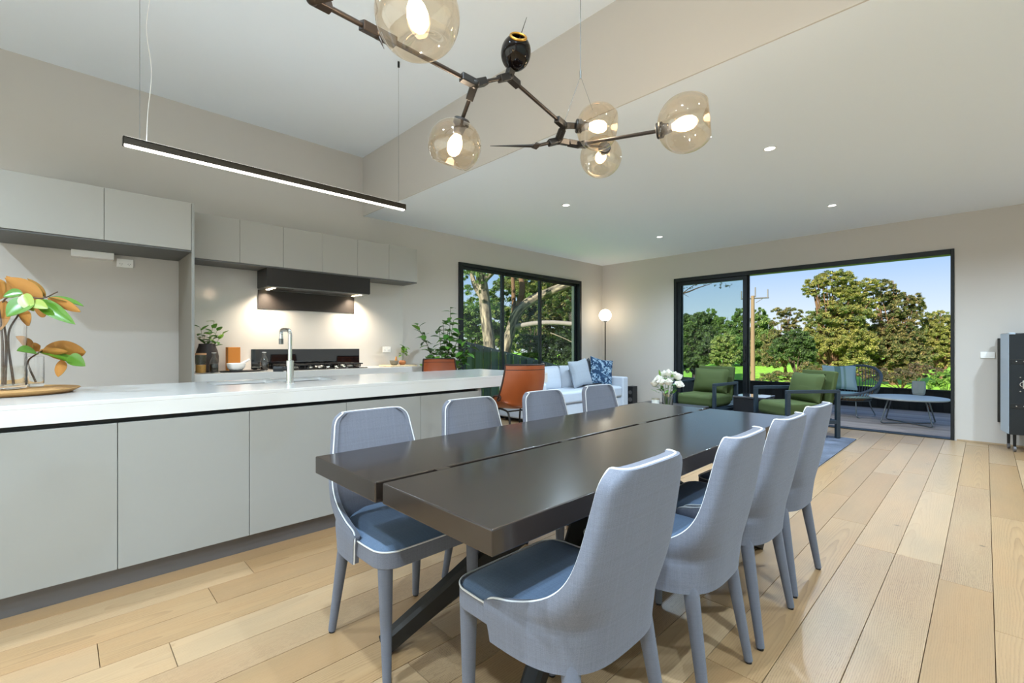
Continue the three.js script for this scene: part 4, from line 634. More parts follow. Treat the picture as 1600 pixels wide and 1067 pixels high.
// ---------------------------------------------------------------- floor lamp and small dark speaker in the corner
{
  const o = thing('floor_lamp', 'floor lamp with a glowing white ball on a slim dark pole in the corner', 'lamp', V(7.45, 5.08, 0)), y = 1.73;
  part(o, 'base', lathe([[0, 0], [0.14, 0], [0.14, 0.012], [0.02, 0.022], [0, 0.022]], 40), M.blackMetal); part(o, 'pole', rod(v3(0, 0.02, 0), v3(0, y - 0.1, 0), 0.011, 0.011, 14), std(0x3a332d, 0.4, { metalness: 0.6 }));
  part(o, 'holder', rod(v3(0, y - 0.125, 0), v3(0, y - 0.1, 0), 0.03, 0.045, 20), M.blackMetal); part(o, 'shade', new THREE.SphereGeometry(0.118, 32, 24).translate(0, y, 0), glow(0xfff2d8, 2.6), 'glowing white ball');
  const l = new THREE.PointLight(0xffeccc, LAMP.globe, 0, 2); l.position.set(0, y, 0); l.castShadow = true; l.shadow.radius = 5; o.add(l);
  const s = thing('floor_speaker', 'small black speaker standing on the floor beside the sofa arm', 'speaker', V(7.5, 4.52, 0)); part(s, 'box', rbox(0.11, 0.41, 0.16, 0.008).translate(0, 0.205, 0), std(0x1c1d20, 0.5)); part(s, 'driver', new THREE.CylinderGeometry(0.035, 0.035, 0.006, 24).rotateX(PI / 2).translate(0, 0.3, 0.082), M.kick); part(s, 'driver', new THREE.CylinderGeometry(0.04, 0.04, 0.006, 24).rotateX(PI / 2).translate(0, 0.17, 0.082), M.kick);
}
// ---------------------------------------------------------------- rug, coffee table, flowers
{
  const rug = single('rug', 'blue-grey woven rug on the living room floor', 'rug', boxUV(ext(4.55, 6.96, 1.1, 4.1, 0.0005, 0.012, 0.004)), (() => { const t = texture(512, 512, (x, y) => { const k = fbm(x / 60, y / 60, 2, 5), f = hash(x >> 1, y >> 1, 3); const m = 1 + 0.35 * k + 0.12 * (f - 0.5); return [90 * m, 96 * m, 110 * m]; }); return phys(0xffffff, 0.95, { map: rep(t, 0.6), bumpMap: rep(weave([128, 128, 128], 0.3)[1], 8), bumpScale: 0.002 }); })());
  const ct = thing('coffee_table', 'low dark coffee table on the rug beyond the dining table', 'table', V(5.25, 2.75, 0.0125)); part(ct, 'top', rbox(0.8, 0.035, 0.8, 0.008).translate(0, 0.3825, 0), std(0x2b2624, 0.35)); for (const x of [-1, 1]) for (const z of [-1, 1]) part(ct, 'leg', rbox(0.035, 0.365, 0.035, 0.003).translate(x * 0.36, 0.1825, z * 0.36), M.blackMetal);
  const top = 0.4125, vs = thing('flower_vase', 'clear glass vase of white roses on the low coffee table', 'vase', seen(1043, 600, 5.45).setY(top + 0.001)); const R = 0.06;
  part(vs, 'glass', lathe([[0, 0.004], [R - 0.005, 0.004], [R, 0.012], [R * 1.05, 0.2], [R * 1.01, 0.201], [R - 0.006, 0.018], [0, 0.014]], 40), M.solidGlass);
  const bq = thing('rose_bouquet', 'bunch of white roses with green leaves in the glass vase', 'flowers', vs.position.clone().setY(top + 0.03)); const petal = phys(0xf2efe6, 0.7, { side: THREE.DoubleSide });
  const centres = [[0.02, 0.37, 0.02], [-0.09, 0.30, 0.03], [0.06, 0.27, 0.09], [0.13, 0.33, -0.02], [-0.02, 0.27, 0.1], [-0.14, 0.24, 0.05], [0.16, 0.25, 0.04], [0.04, 0.34, -0.09], [-0.07, 0.35, -0.05]];
  centres.forEach(([x, y, z], i) => {
    const f = new THREE.Group(); f.name = 'rose'; bq.add(f); f.position.set(x, y, z); f.rotation.set(z * 3, i, -x * 3); const r = 0.05;
    for (let ring = 0; ring < 4; ring++) for (let k = 0; k < 5; k++) { const t = ring / 3, open = 0.1 + 0.95 * t, g = grid(5, 5, (u, v) => { const s = (u - 0.5) * 1.5, hgt = v * r * (1.25 - 0.3 * t), rad = r * (0.16 + 0.2 * t) + Math.sin(v * PI * 0.5) * r * 0.62 * open + (v > 0.8 ? (v - 0.8) * r * 0.7 * t : 0); const a = s * (1 - 0.35 * v * v); return v3(Math.sin(a) * rad, hgt - 0.02 * t - (v > 0.8 ? (v - 0.8) * 0.03 * t : 0), Math.cos(a) * rad); }); g.rotateY(k * 2 * PI / 5 + ring * 0.7); part(f, 'petal', g, petal); }
    part(bq, 'stem', taperTube([v3(x * 0.15, -0.01, z * 0.15), v3(x * 0.4, 0.16, z * 0.4), v3(x, y, z)], 0.0032, 0.003, 12, 6), leafGreen[1]);
    for (let k = 0; k < 5; k++) { const l = part(bq, 'leaf', leafShape(rr(0.06, 0.085), rr(0.03, 0.04), 0.2, 0.1, 5), leafGreen[(k + i) % 4]); l.position.set(x * 0.8, y - rr(0.03, 0.12), z * 0.8); l.rotation.set(rr(-0.7, 0.5), k * 2.1 + i, 0, 'YXZ'); }
  });
  for (let k = 0; k < 4; k++) { const l = part(bq, 'leaf', leafShape(0.1, 0.03, -0.1, 0.1, 5), leafGreen[2]); l.position.set(-0.1 + k * 0.07, 0.33, -0.02); l.rotation.set(-1.1 + 0.2 * k, k * 1.7, 0, 'YXZ'); }
  const cj = thing('candle_jar', 'white candle in a small glass jar beside the roses', 'candle', seen(1024, 624, 5.5).setY(top + 0.001)); part(cj, 'glass', lathe([[0, 0.003], [0.045, 0.003], [0.047, 0.01], [0.047, 0.12]], 36), M.glass); part(cj, 'wax', moved(new THREE.CylinderGeometry(0.043, 0.043, 0.085, 32), 0, 0.048, 0), M.white); part(cj, 'label_band', moved(new THREE.CylinderGeometry(0.0478, 0.0478, 0.012, 32, 1, true), 0, 0.1, 0), std(0xa79c88, 0.6));
}
// ---------------------------------------------------------------- green armchairs and the dark side table
{
  const velvet = phys(0x414e22, 0.8, { sheen: 0.6, sheenRoughness: 0.35, sheenColor: new THREE.Color(0.3, 0.42, 0.18), bumpMap: texture(128, 128, (x, y) => { const k = 128 + 90 * fbm(x / 14, y / 14, 6); return [k, k, k]; }, false), bumpScale: 0.004 });
  const dk = std(0x23303a, 0.45), o = thing('armchair', 'green velvet armchair on the left, its back to the glass door panel', 'armchair', V(7.02, 2.98, 0.0125), -0.1, 'green velvet armchairs with dark frames');
  const W = 0.67, D = 0.7;
  for (const s of [-1, 1]) { const x = s * (W / 2 - 0.02); const arm = part(o, 'arm_frame', flat([rbox(0.04, 0.04, D, 0.004).translate(x, 0.575, 0), rbox(0.04, 0.555, 0.05, 0.004).translate(x, 0.2775, D / 2 - 0.025), rbox(0.04, 0.555, 0.05, 0.004).translate(x, 0.2775, -D / 2 + 0.025), rbox(0.036, 0.05, D - 0.1, 0.004).translate(x, 0.2, 0)]), dk, 'dark timber arm'); }
  part(o, 'seat_frame', flat([rbox(W - 0.08, 0.06, 0.03, 0.003).translate(0, 0.2, D / 2 - 0.06), rbox(W - 0.08, 0.06, 0.03, 0.003).translate(0, 0.2, -D / 2 + 0.06), rbox(W - 0.08, 0.02, D - 0.16, 0.003).translate(0, 0.23, 0)]), dk);
  part(o, 'seat_cushion', boxUV(rbox(W - 0.1, 0.18, D - 0.1, 0.06, 4).translate(0, 0.332, 0.03)), velvet);
  part(o, 'backrest', boxUV(rbox(W - 0.1, 0.52, 0.06, 0.02, 3).rotateX(-0.2).translate(0, 0.56, -D / 2 + 0.05)), velvet);
  const bc = part(o, 'back_cushion', boxUV(cushion(W - 0.12, 0.38, 0.2, 16, 0.06)), velvet); bc.position.set(0, 0.6, -D / 2 + 0.19); bc.rotation.x = -0.24;
  copyOf(o, 'green velvet armchair on the right, angled in front of the open doorway', V(6.78, 1.72, 0.0125), -0.68);
  const st = thing('side_table', 'low black cube side table between the two green armchairs', 'table', V(7.2, 2.35, 0)); part(st, 'box', rbox(0.42, 0.4, 0.42, 0.006).translate(0, 0.2, 0), std(0x17181b, 0.35)); part(st, 'top', rbox(0.44, 0.025, 0.44, 0.004).translate(0, 0.413, 0), phys(0x3a3e44, 0.12, { clearcoat: 1 }));
}
// ---------------------------------------------------------------- black studded trunk at the right edge
{
  const blk = std(0x1b2126, 0.4, { metalness: 0.15 }), edgeM = std(0xa3b0bc, 0.35, { metalness: 0.1 });
  const o = thing('trunk_cabinet', 'upright black studded trunk with a metal edge at the right of the picture', 'trunk', V(7.53, -0.397, 0), 0.2);
  const w = 0.5, h0 = 0.19, h1 = 1.285, d = 0.3, hh = (h0 + h1) / 2;
  part(o, 'body', rbox(w, h1 - h0, d, 0.006).translate(0, hh, 0), blk); 
  part(o, 'side_plate', rbox(0.006, h1 - h0 - 0.01, d - 0.02, 0.002).translate(-w / 2 - 0.003, hh, 0), edgeM, 'brushed metal side');
  for (const y of [0.5, 0.98]) part(o, 'strap', rbox(w - 0.01, 0.05, 0.006, 0.002).translate(0, y, d / 2 + 0.003), std(0x101315, 0.5));
  const rv = new THREE.SphereGeometry(0.008, 12, 8), lo = new THREE.Group();
  for (const y of [0.5, 0.98]) for (let k = 0; k < 8; k++) { const m = part(o, 'rivet', rv, M.chrome); m.position.set(-w / 2 + 0.05 + k * 0.057, y, d / 2 + 0.007); }
  for (const [x, y] of [[-0.17, 0.66], [-0.11, 0.66], [-0.17, 0.81], [-0.11, 0.81]]) { const m = part(o, 'rivet', rv, M.chrome); m.position.set(x, y, d / 2 + 0.003); }
  part(o, 'latch', flat([rbox(0.03, 0.09, 0.012, 0.003).translate(-0.14, 0.735, d / 2 + 0.006), new THREE.TorusGeometry(0.025, 0.004, 8, 24, PI).rotateZ(PI / 2).translate(-0.15, 0.735, d / 2 + 0.014)]), M.chrome);
  part(o, 'corner_cap', rbox(0.05, 0.02, 0.05, 0.004).translate(-w / 2 + 0.02, h1 - 0.005, d / 2 - 0.02), edgeM);
  for (const x of [-1, 1]) for (const z of [-1, 1]) { const l = part(o, 'leg', rod(v3(x * (w / 2 - 0.05), h0 + 0.01, z * (d / 2 - 0.05)), v3(x * (w / 2 - 0.05), 0.06, z * (d / 2 - 0.05)), 0.014, 0.012, 14), M.blackMetal); part(l, 'caster', new THREE.CylinderGeometry(0.03, 0.03, 0.018, 20).rotateZ(PI / 2).translate(x * (w / 2 - 0.05), 0.0305, z * (d / 2 - 0.05)), M.kick); }
  const back = single('wall_panel', 'thin black panel on the far wall behind the studded trunk', 'panel', boxUV(ext(7.735, 7.766, -0.75, -0.097, 0.27, 1.235, 0.003)), std(0x101214, 0.3));
}
// ---------------------------------------------------------------- outside: ground, deck, fences
{
  const lawn = texture(512, 512, (x, y) => { const k = fbm(x / 40, y / 40, 3, 5), f = hash(x, y, 4) - 0.5, m = 1 + 0.25 * k + 0.3 * f; return [132 * m, 186 * m, 40 * m]; });
  const g = new THREE.PlaneGeometry(260, 260, 60, 60).rotateX(-PI / 2), p = g.attributes.position; for (let i = 0; i < p.count; i++) { const x = p.getX(i), z = p.getZ(i); p.setY(i, -1.5 + 0.25 * fbm(x / 30 + 9, z / 30, 8, 3) * sstep(12, 30, Math.hypot(x, z)) + 0.9 * sstep(6, 12, -x) * sstep(-16, -2, z)); } g.computeVertexNormals(); const uv = g.attributes.uv; for (let i = 0; i < uv.count; i++) uv.setXY(i, p.getX(i) / 3, p.getZ(i) / 3);
  structure('ground', g, std(0xffffff, 0.95, { map: lawn }));
  structure('terrace', boxUV(ext(A0 - 9, A0 - 0.25, -6, 9, -0.6, -0.06)), std(0xcfcbc2, 0.85));
  structure('house_plinth', ext(A0 - 0.1, A1 + 0.1, B0 - 0.1, B1 + 0.1, -1.9, -0.31), std(0x4a4a4a, 0.9));
  const deck = structureGroup('deck'), wd = [0, 1, 2].map((k) => std(0xffffff, 0.65, { map: plankTexture(30 + k, [[172, 154, 144], [158, 140, 130], [182, 164, 152]][k], [118, 102, 94], 1024, 48, 4, 0.14, 0.4, 0.8) }));
  for (let i = 0; i < 23; i++) { const a = A1 + 0.165 + i * 0.139; [[-1.6, 3.1 - (i % 3) * 0.4], [3.105 - (i % 3) * 0.4, 6.4]].forEach(([s, e], k) => { const gg = boxUV(rbox(e - s, 0.025, 0.132, 0.003, 1)), u = gg.attributes.uv, q = gg.attributes.position; for (let n = 0; n < q.count; n++) u.setXY(n, q.getX(n) / 4, q.getZ(n) / 0.14 + 0.5); const m = part(deck, 'board', gg, wd[(i * 2 + k * 3 + (i >> 2)) % 3]); m.position.copy(V(a + 0.066, (s + e) / 2, -0.0425)); }); }
  part(deck, 'substructure', ext(A1 + 0.2, A1 + 3.35, -1.6, 6.4, -0.9, -0.058), std(0x1b1a19, 0.9));
  const char = [0x1d1c1b, 0x242220, 0x161616].map((c) => std(c, 0.75));
  const f1 = thing('deck_fence', 'low black paling fence at the far edge of the deck', 'fence', V(11.13, 2.5, -1.5)); const fg = rbox(0.122, 1.82, 0.022, 0.003, 1);
  for (let k = 0; k < 70; k++) { const m = part(f1, 'paling', fg, char[(k * 7 + (k >> 2)) % 3]); m.position.set(-(-1.6 + k * 0.115) + 2.5, 0.92, (k % 2) * 0.014); }
  part(f1, 'capping', rbox(8.1, 0.035, 0.07, 0.004).translate(0.1, 1.848, 0.003), char[0]); part(f1, 'rail', rbox(8.1, 0.06, 0.03, 0.003).translate(0.1, 1.45, 0.032), char[2]);
  part(f1, 'lamp_block', rbox(0.06, 0.07, 0.05, 0.004).translate(1.8, 1.55, 0.06), std(0x5a3018, 0.6), 'small brown block fixed to the fence');
  const f2 = thing('side_fence', 'tall dark timber paling fence stepping down outside the kitchen window', 'fence', V(7.4, 8.3, -1.2)); const sg = rbox(0.022, 1, 0.132, 0.003, 1);
  const slate = [0x4c5359, 0x3d444a, 0x596067].map((c) => std(c, 0.7));
  for (let k = 0; k < 56; k++) { const a = 3.6 + k * 0.124, top = 1.24 - (a - 6.5) * 0.2, h = top + 0.75, m = part(f2, 'paling', sg, slate[(k * 5 + (k >> 3)) % 3]); m.scale.y = h; m.position.set(0.03 * (k % 2), top - h / 2 + 1.2, -(a - 7.4)); }
  { const s = v3(-0.03, 1.24 - (3.55 - 6.5) * 0.2 + 1.215, 3.85), e = v3(-0.03, 1.24 - (10.6 - 6.5) * 0.2 + 1.215, -3.2); const L = s.distanceTo(e), c = rbox(0.07, 0.04, L, 0.004); c.rotateX(Math.atan2(e.y - s.y, L) * 1); part(f2, 'capping', c.translate((s.x + e.x) / 2, (s.y + e.y) / 2, (s.z + e.z) / 2), slate[2]); }
}
// ---------------------------------------------------------------- outdoor furniture
{
  const D0 = -0.03;
  const t = thing('outdoor_table', 'low round grey outdoor table on wire legs on the deck', 'table', V(9.2, 0.82, D0)); const wire = std(0x7a7e80, 0.4, { metalness: 0.6 });
  part(t, 'top', lathe([[0, 0.372], [0.46, 0.372], [0.475, 0.382], [0.475, 0.392], [0.468, 0.4], [0, 0.4]], 64), std(0xbdc0bf, 0.5));
  for (const [dx, dz] of [[0.7, -0.714], [0.714, 0.7]]) { const q = (s, r, y) => v3(dx * s * r, y, dz * s * r); part(t, 'leg_frame', tube([q(-1, 0.3, 0.37), q(-1, 0.33, 0.28), q(-1, 0.4, 0.06), q(-1, 0.41, 0.025), q(-1, 0.38, 0.01), q(-1, 0.3, 0.01), q(0, 0, 0.01), q(1, 0.3, 0.01), q(1, 0.38, 0.01), q(1, 0.41, 0.025), q(1, 0.4, 0.06), q(1, 0.33, 0.28), q(1, 0.3, 0.37)], 0.0095, 120, 8), wire); }
  const p = thing('concrete_planter', 'small faceted grey concrete planter on the outdoor table', 'planter', seen(1435, 612, 7.35).setY(D0 + 0.401)); const cg = lathe([[0, 0], [0.072, 0], [0.082, 0.03], [0.09, 0.11], [0.085, 0.19], [0.074, 0.215], [0.066, 0.215], [0.07, 0.18], [0, 0.17]], 7).toNonIndexed(); cg.computeVertexNormals(); part(p, 'pot', cg, std(0xb0b0aa, 0.9));
  // rope egg chair
  const c = thing('rope_lounge_chair', 'round woven rope lounge chair with a hooped back on the deck', 'chair', V(9.62, 1.66, D0)); const rope = std(0x565d64, 0.7), tan = std(0x8a6a48, 0.7);
  const R = 0.44, hoop = (k) => { const f = k * 2 * PI, x = Math.cos(f) * R, z = Math.sin(f) * R * 0.9, lift = Math.pow(clamp((0.5 - Math.sin(f) * 0.5), 0, 1), 1.35); return v3(x * (1 + 0.06 * lift), 0.36 + 0.47 * lift, z - 0.08 * lift); };
  const ring = Array.from({ length: 48 }, (_, i) => hoop(i / 48)); part(c, 'hoop', tube(ring, 0.022, 160, 10, true), rope);
  const low = Array.from({ length: 40 }, (_, i) => { const f = i / 40 * 2 * PI; return v3(Math.cos(f) * 0.33, 0.27, Math.sin(f) * 0.3); }); part(c, 'seat_ring', tube(low, 0.012, 100, 8, true), rope);
  for (let i = 0; i < 56; i++) { const k = i / 56, f = k * 2 * PI, q = v3(Math.cos(f + 0.25) * 0.33, 0.27, Math.sin(f + 0.25) * 0.3), e = hoop(k), mid = q.clone().lerp(e, 0.5).add(v3(Math.cos(f) * 0.04, -0.02, Math.sin(f) * 0.04)); part(c, 'rope', tube([q, mid, e], 0.0055, 10, 5), Math.sin(f) > 0.2 ? tan : rope); }
  part(c, 'seat_base', new THREE.CylinderGeometry(0.33, 0.31, 0.012, 40).scale(1, 1, 0.9).translate(0, 0.268, 0), rope);
  for (const s of [-1, 1]) part(c, 'leg_frame', tube([v3(s * 0.24, 0.27, 0.2), v3(s * 0.26, 0.15, 0.23), v3(s * 0.3, 0.03, 0.29), v3(s * 0.31, 0.009, 0.27), v3(s * 0.31, 0.009, -0.24), v3(s * 0.3, 0.03, -0.26), v3(s * 0.26, 0.15, -0.22), v3(s * 0.24, 0.27, -0.2)], 0.009, 90, 8), wire);
  c.rotation.y = -0.3;
  const pale = cloth([150, 176, 176], 0.05, 0.3), stripe = texture(128, 64, (x) => { const k = x / 128; return k > 0.34 && k < 0.52 ? [120, 150, 140] : k > 0.6 && k < 0.66 ? [140, 168, 160] : [176, 198, 204]; });
  const sc = thing('seat_cushion', 'round pale blue-green cushion on the rope lounge chair', 'cushion', c.position.clone().add(v3(0.03, 0.34, 0.06))); part(sc, 'cover', boxUV(new THREE.SphereGeometry(0.37, 36, 20).scale(1, 0.16, 0.92)), pale); sc.rotation.y = -0.3;
  const bc = thing('striped_cushion', 'pale striped cushion leaning on the back of the rope lounge chair', 'cushion', c.position.clone().add(v3(-0.13, 0.62, -0.16))); part(bc, 'cover', cushion(0.5, 0.44, 0.17, 16, 0.08), phys(0xffffff, 0.9, { map: stripe })); bc.rotation.set(-0.3, 0.35, 0, 'YXZ');
}
// ---------------------------------------------------------------- power pole
{
  const base = seen(1176, 596, 34), o = thing('power_pole', 'tall timber power pole with a crossarm beyond the fence', 'pole', base.clone().setY(-1.5)); const wood = std(0x7f6c50, 0.9), grey = std(0x6b6a66, 0.7), T = (u, v) => seen(u, v, 34).sub(o.position);
  part(o, 'pole', rod(v3(0, 0, 0), T(1176, 462), 0.17, 0.12, 18), wood); part(o, 'spike', rod(T(1180, 464), T(1180, 449), 0.045, 0.045, 10), grey);
  const l = T(1158, 467), r = T(1201, 465); part(o, 'crossarm', rod(l, r, 0.055, 0.055, 10), grey); for (const [u, v0, v1] of [[1158.5, 467, 455], [1199.5, 465, 452]]) part(o, 'insulator', rod(T(u, v0), T(u, v1), 0.045, 0.04, 12), grey); part(o, 'brace', rod(T(1181, 473), T(1192, 466), 0.025, 0.025, 8), grey);
}
// ---------------------------------------------------------------- trees
// A crown is a set of clumps; every clump holds many small sprigs of leaves. The sprigs of one tree are one part ("stuff").
const sprigGeo = (() => { const leaves = []; for (let k = 0; k < 7; k++) { const g = new THREE.BufferGeometry(), L = 0.75, W = 0.17; g.setAttribute('position', new THREE.Float32BufferAttribute([0, 0, 0, -W, 0.03, L * 0.45, 0, -0.02, L, W, 0.03, L * 0.45], 3)); g.setAttribute('uv', new THREE.Float32BufferAttribute([0, 0, 0, 1, 1, 1, 1, 0], 2)); g.setIndex([0, 2, 1, 0, 3, 2]); g.computeVertexNormals(); const q = new THREE.Matrix4().makeRotationFromEuler(new THREE.Euler(-0.7 + 1.5 * hash(k, 1, 3), k * 2.4, 0.6 * hash(k, 2, 3) - 0.3, 'YXZ')); g.applyMatrix4(q); g.translate((hash(k, 3, 3) - 0.5) * 0.3, (hash(k, 4, 3) - 0.5) * 0.3, (hash(k, 5, 3) - 0.5) * 0.3); leaves.push(g); } return mergeGeometries(leaves); })();
const foliageMats = new Map();
function foliageMat(key) { if (!foliageMats.has(key)) foliageMats.set(key, phys(0xffffff, 0.7, { side: THREE.DoubleSide, transmission: 0.42, thickness: 0 })); return foliageMats.get(key); }
function foliage(parent, clumps, n, size, tones, gap = 0.0) { n *= gap ? 2.7 : 3; size *= gap ? 0.36 : 0.45;   // clumps: [centre, rx, ry, rz]
  const vol = clumps.map(([, x, y, z]) => Math.pow(x * y * z, 0.8)), sum = vol.reduce((p, q) => p + q, 0), mats = [], cols = [], q = new THREE.Quaternion(), e = new THREE.Euler(), col = tones.map((c) => new THREE.Color(c));
  clumps.forEach(([c, x, y, z], i) => {
    const m = Math.round(n * vol[i] / sum), tone = rnd(), puffs = [], np = 14 + Math.round(m / 42);
    for (let k = 0; k < np; k++) { const f = rnd() * 2 * PI, w = rnd() * 1.8 - 0.8, s = Math.sqrt(Math.max(0, 1 - w * w)), r = 0.35 + 0.75 * Math.sqrt(rnd()); puffs.push([c.x + Math.cos(f) * s * x * r, c.y + w * y * r, c.z + Math.sin(f) * s * z * r, rr(0.07, 0.22), rnd()]); }
    for (let k = 0; k < m; k++) {
      const P = puffs[(rnd() * np) | 0], f = rnd() * 2 * PI, w = rnd() * 2 - 1, s = Math.sqrt(1 - w * w), r = P[3] * Math.pow(rnd(), 0.5), p = v3(P[0] + Math.cos(f) * s * x * r, P[1] + w * y * r * 0.7, P[2] + Math.sin(f) * s * z * r);
      e.set(rr(-0.6, 0.6), rnd() * 6.28, rr(-0.6, 0.6)); q.setFromEuler(e); const z2 = size * rr(0.6, 1.25);
      mats.push(new THREE.Matrix4().compose(p, q, v3(z2, z2, z2))); cols.push(col[clamp(Math.floor((tone * 0.35 + P[4] * 0.35 + rnd() * 0.3) * col.length), 0, col.length - 1)].clone().multiplyScalar(rr(0.62, 1.3)));
    }
  });
  const im = new THREE.InstancedMesh(sprigGeo, foliageMat('leaf'), mats.length); mats.forEach((m, i) => { im.setMatrixAt(i, m); im.setColorAt(i, cols[i]); }); im.name = 'foliage'; im.userData.kind = 'stuff'; shadows(im); parent.add(im); return im;
}
const bark = texture(128, 256, (x, y) => { const k = fbm(x / 9, y / 40, 5, 4), m = 1 + 0.95 * k; return [120 * m, 108 * m, 92 * m]; });
const barkPale = std(0xffffff, 0.85, { map: rep(bark, 2, 3) }), barkDark = std(0x4b3d30, 0.95), barkBrown = std(0x6b5038, 0.95);
const GREEN = { deep: [0x4c6428, 0x5a722c, 0x688236, 0x4e6a30], mid: [0x62863a, 0x749640, 0x88a048, 0x547634], gold: [0x8f9a40, 0x9ca046, 0xaba64e, 0x788a3a, 0x667a38], olive: [0x7a823e, 0x8a8642, 0x687636, 0x968a4a, 0x867048], pale: [0xa4b45c, 0xb4ba66, 0x94a654] };
function tree(name, label, base, d, clumps, n, size, tones, trunkM, r0, gap) {   // clumps given as [u, v, half width px, half height px, depth offset] at distance d
  const b = seen(base[0], base[1], d), o = thing(name, label, 'tree', b.clone().setY(-1.6)), k = d / FOCAL, cl = clumps.map(([u, v, w, h, dz = 0]) => [seen(u, v, d + dz).sub(o.position), w * k, h * k, (w + h) / 2 * k]);
  foliage(o, cl, n, size, tones, gap);
  const fork = v3(0, Math.min(...cl.map(([c, , h]) => c.y - h * 0.3)) * 0.6, 0).addScaledVector(cl[0][0].clone().setY(0), 0.25); part(o, 'trunk', taperTube([v3(0, -0.2, 0), fork.clone().multiplyScalar(0.5), fork], r0, r0 * 0.75, 14, 9), trunkM);
  for (const e of [0, 1, 2]) cl.forEach(([c0, w, h]) => { const c = e ? c0.clone().add(v3(rr(-0.7, 0.7) * w, rr(-0.2, 0.6) * h, rr(-0.6, 0.6) * w)) : c0; part(o, 'branch', taperTube([fork.clone().add(v3(0, -0.1, 0)), fork.clone().lerp(c, 0.55).add(v3(rr(-0.3, 0.3), rr(-0.3, 0.4), rr(-0.3, 0.3))), c.clone().add(v3(rr(-0.2, 0.2) * w, h * 0.4, 0))], r0 * (e ? 0.26 : 0.42), r0 * 0.07, 14, 6), trunkM); });
  return o;
}
{
  const T = tree;
  // seen through the fixed glass panel and the open doorway, from left to right
  T('broad_tree', 'dense dark green tree at the left of the glass door panel', [1086, 594], 36, [[1082, 520, 26, 26], [1094, 508, 22, 20, 1], [1075, 548, 22, 30], [1098, 548, 22, 26, -1], [1072, 566, 14, 16]], 5200, 0.5, GREEN.deep, barkDark, 0.25);
  T('broad_tree', 'distant rounded green tree behind the dark one at the left of the glass panel', [1126, 582], 60, [[1110, 497, 9, 14], [1127, 508, 14, 14], [1130, 530, 18, 22], [1112, 540, 16, 20], [1140, 545, 20, 25]], 5200, 0.62, GREEN.mid, barkDark, 0.3);
  T('slender_tree', 'small pale golden tree on the lawn in the middle of the glass panel', [1134, 592], 33, [[1124, 540, 12, 14], [1136, 536, 14, 14], [1130, 560, 16, 16], [1146, 558, 10, 14], [1132, 574, 14, 8]], 2300, 0.42, GREEN.pale, barkPale, 0.1, 0.8);
  T('broad_tree', 'tall green tree behind the power pole', [1160, 584], 62, [[1156, 493, 9, 12], [1153, 512, 14, 18], [1164, 540, 24, 26], [1186, 500, 10, 18], [1192, 525, 14, 30], [1180, 555, 26, 20]], 6400, 0.62, GREEN.mid, barkDark, 0.32);
  T('bushy_tree', 'low dark green bushy tree just right of the power pole', [1246, 592], 27, [[1238, 532, 26, 16], [1252, 545, 20, 22], [1225, 548, 20, 16], [1262, 560, 14, 22]], 2900, 0.36, [0x4a6c26, 0x58782a, 0x425e22, 0x688432], barkDark, 0.16, 1.0);
  T('sparse_tree', 'thin twiggy tree with sparse leaves beside the low dark bushy tree', [1228, 590], 40, [[1222, 486, 14, 7], [1236, 490, 16, 9], [1215, 504, 14, 8], [1246, 508, 18, 12], [1232, 525, 24, 14], [1206, 528, 14, 16], [1212, 555, 22, 24]], 3600, 0.42, GREEN.olive, barkBrown, 0.16, 0.9);
  T('gum_tree', 'largest golden-green gum tree, its crown rising against the sky', [1306, 606], 30, [[1300, 436, 26, 13], [1276, 446, 20, 12], [1268, 456, 12, 10], [1322, 440, 18, 14], [1310, 462, 26, 16], [1335, 458, 16, 16], [1352, 446, 18, 10], [1302, 492, 32, 22], [1282, 505, 22, 18], [1326, 496, 28, 24], [1350, 478, 20, 16], [1290, 536, 34, 26], [1330, 535, 32, 28], [1268, 540, 22, 26], [1310, 570, 40, 18]], 15500, 0.36, GREEN.gold, barkBrown, 0.32, 1.1);
  T('gum_tree', 'darker gum tree leaning right beside the largest golden one', [1398, 606], 31, [[1376, 446, 20, 10], [1366, 462, 20, 12], [1392, 462, 16, 10], [1412, 470, 22, 13], [1430, 478, 14, 12], [1388, 484, 22, 14], [1420, 492, 16, 10], [1404, 504, 22, 12], [1376, 512, 26, 18], [1412, 530, 28, 18], [1380, 548, 34, 24], [1420, 556, 30, 20], [1398, 576, 40, 14]], 12500, 0.36, GREEN.olive, barkBrown, 0.28, 1.1);
  T('broad_tree', 'golden-green tree at the right edge of the open doorway', [1470, 606], 32, [[1466, 498, 22, 12], [1484, 506, 22, 14], [1452, 512, 16, 14], [1470, 530, 32, 22], [1500, 535, 30, 26], [1450, 550, 20, 22], [1480, 560, 30, 18]], 8000, 0.38, GREEN.gold, barkBrown, 0.26, 1.0);
  T('shrub', 'bright green shrub behind the fence at the right of the doorway', [1478, 606], 20, [[1478, 594, 16, 12], [1496, 590, 16, 14], [1462, 602, 12, 8]], 1100, 0.22, [0x6a9a2c, 0x82aa38, 0x5a8a26], barkDark, 0.05);
  T('shrub', 'brown twiggy shrub low behind the fence below the darker gum', [1410, 606], 22, [[1400, 588, 28, 12], [1440, 582, 24, 14], [1370, 586, 24, 12]], 1700, 0.24, [0x6a5a38, 0x7a6440, 0x5a5630, 0x6b6b34], barkBrown, 0.08, 0.7);
  T('shrub', 'low green shrub behind the fence below the largest gum', [1280, 606], 22, [[1268, 580, 20, 14], [1306, 590, 20, 9], [1216, 590, 26, 10]], 1500, 0.24, GREEN.olive, barkBrown, 0.08, 0.7);
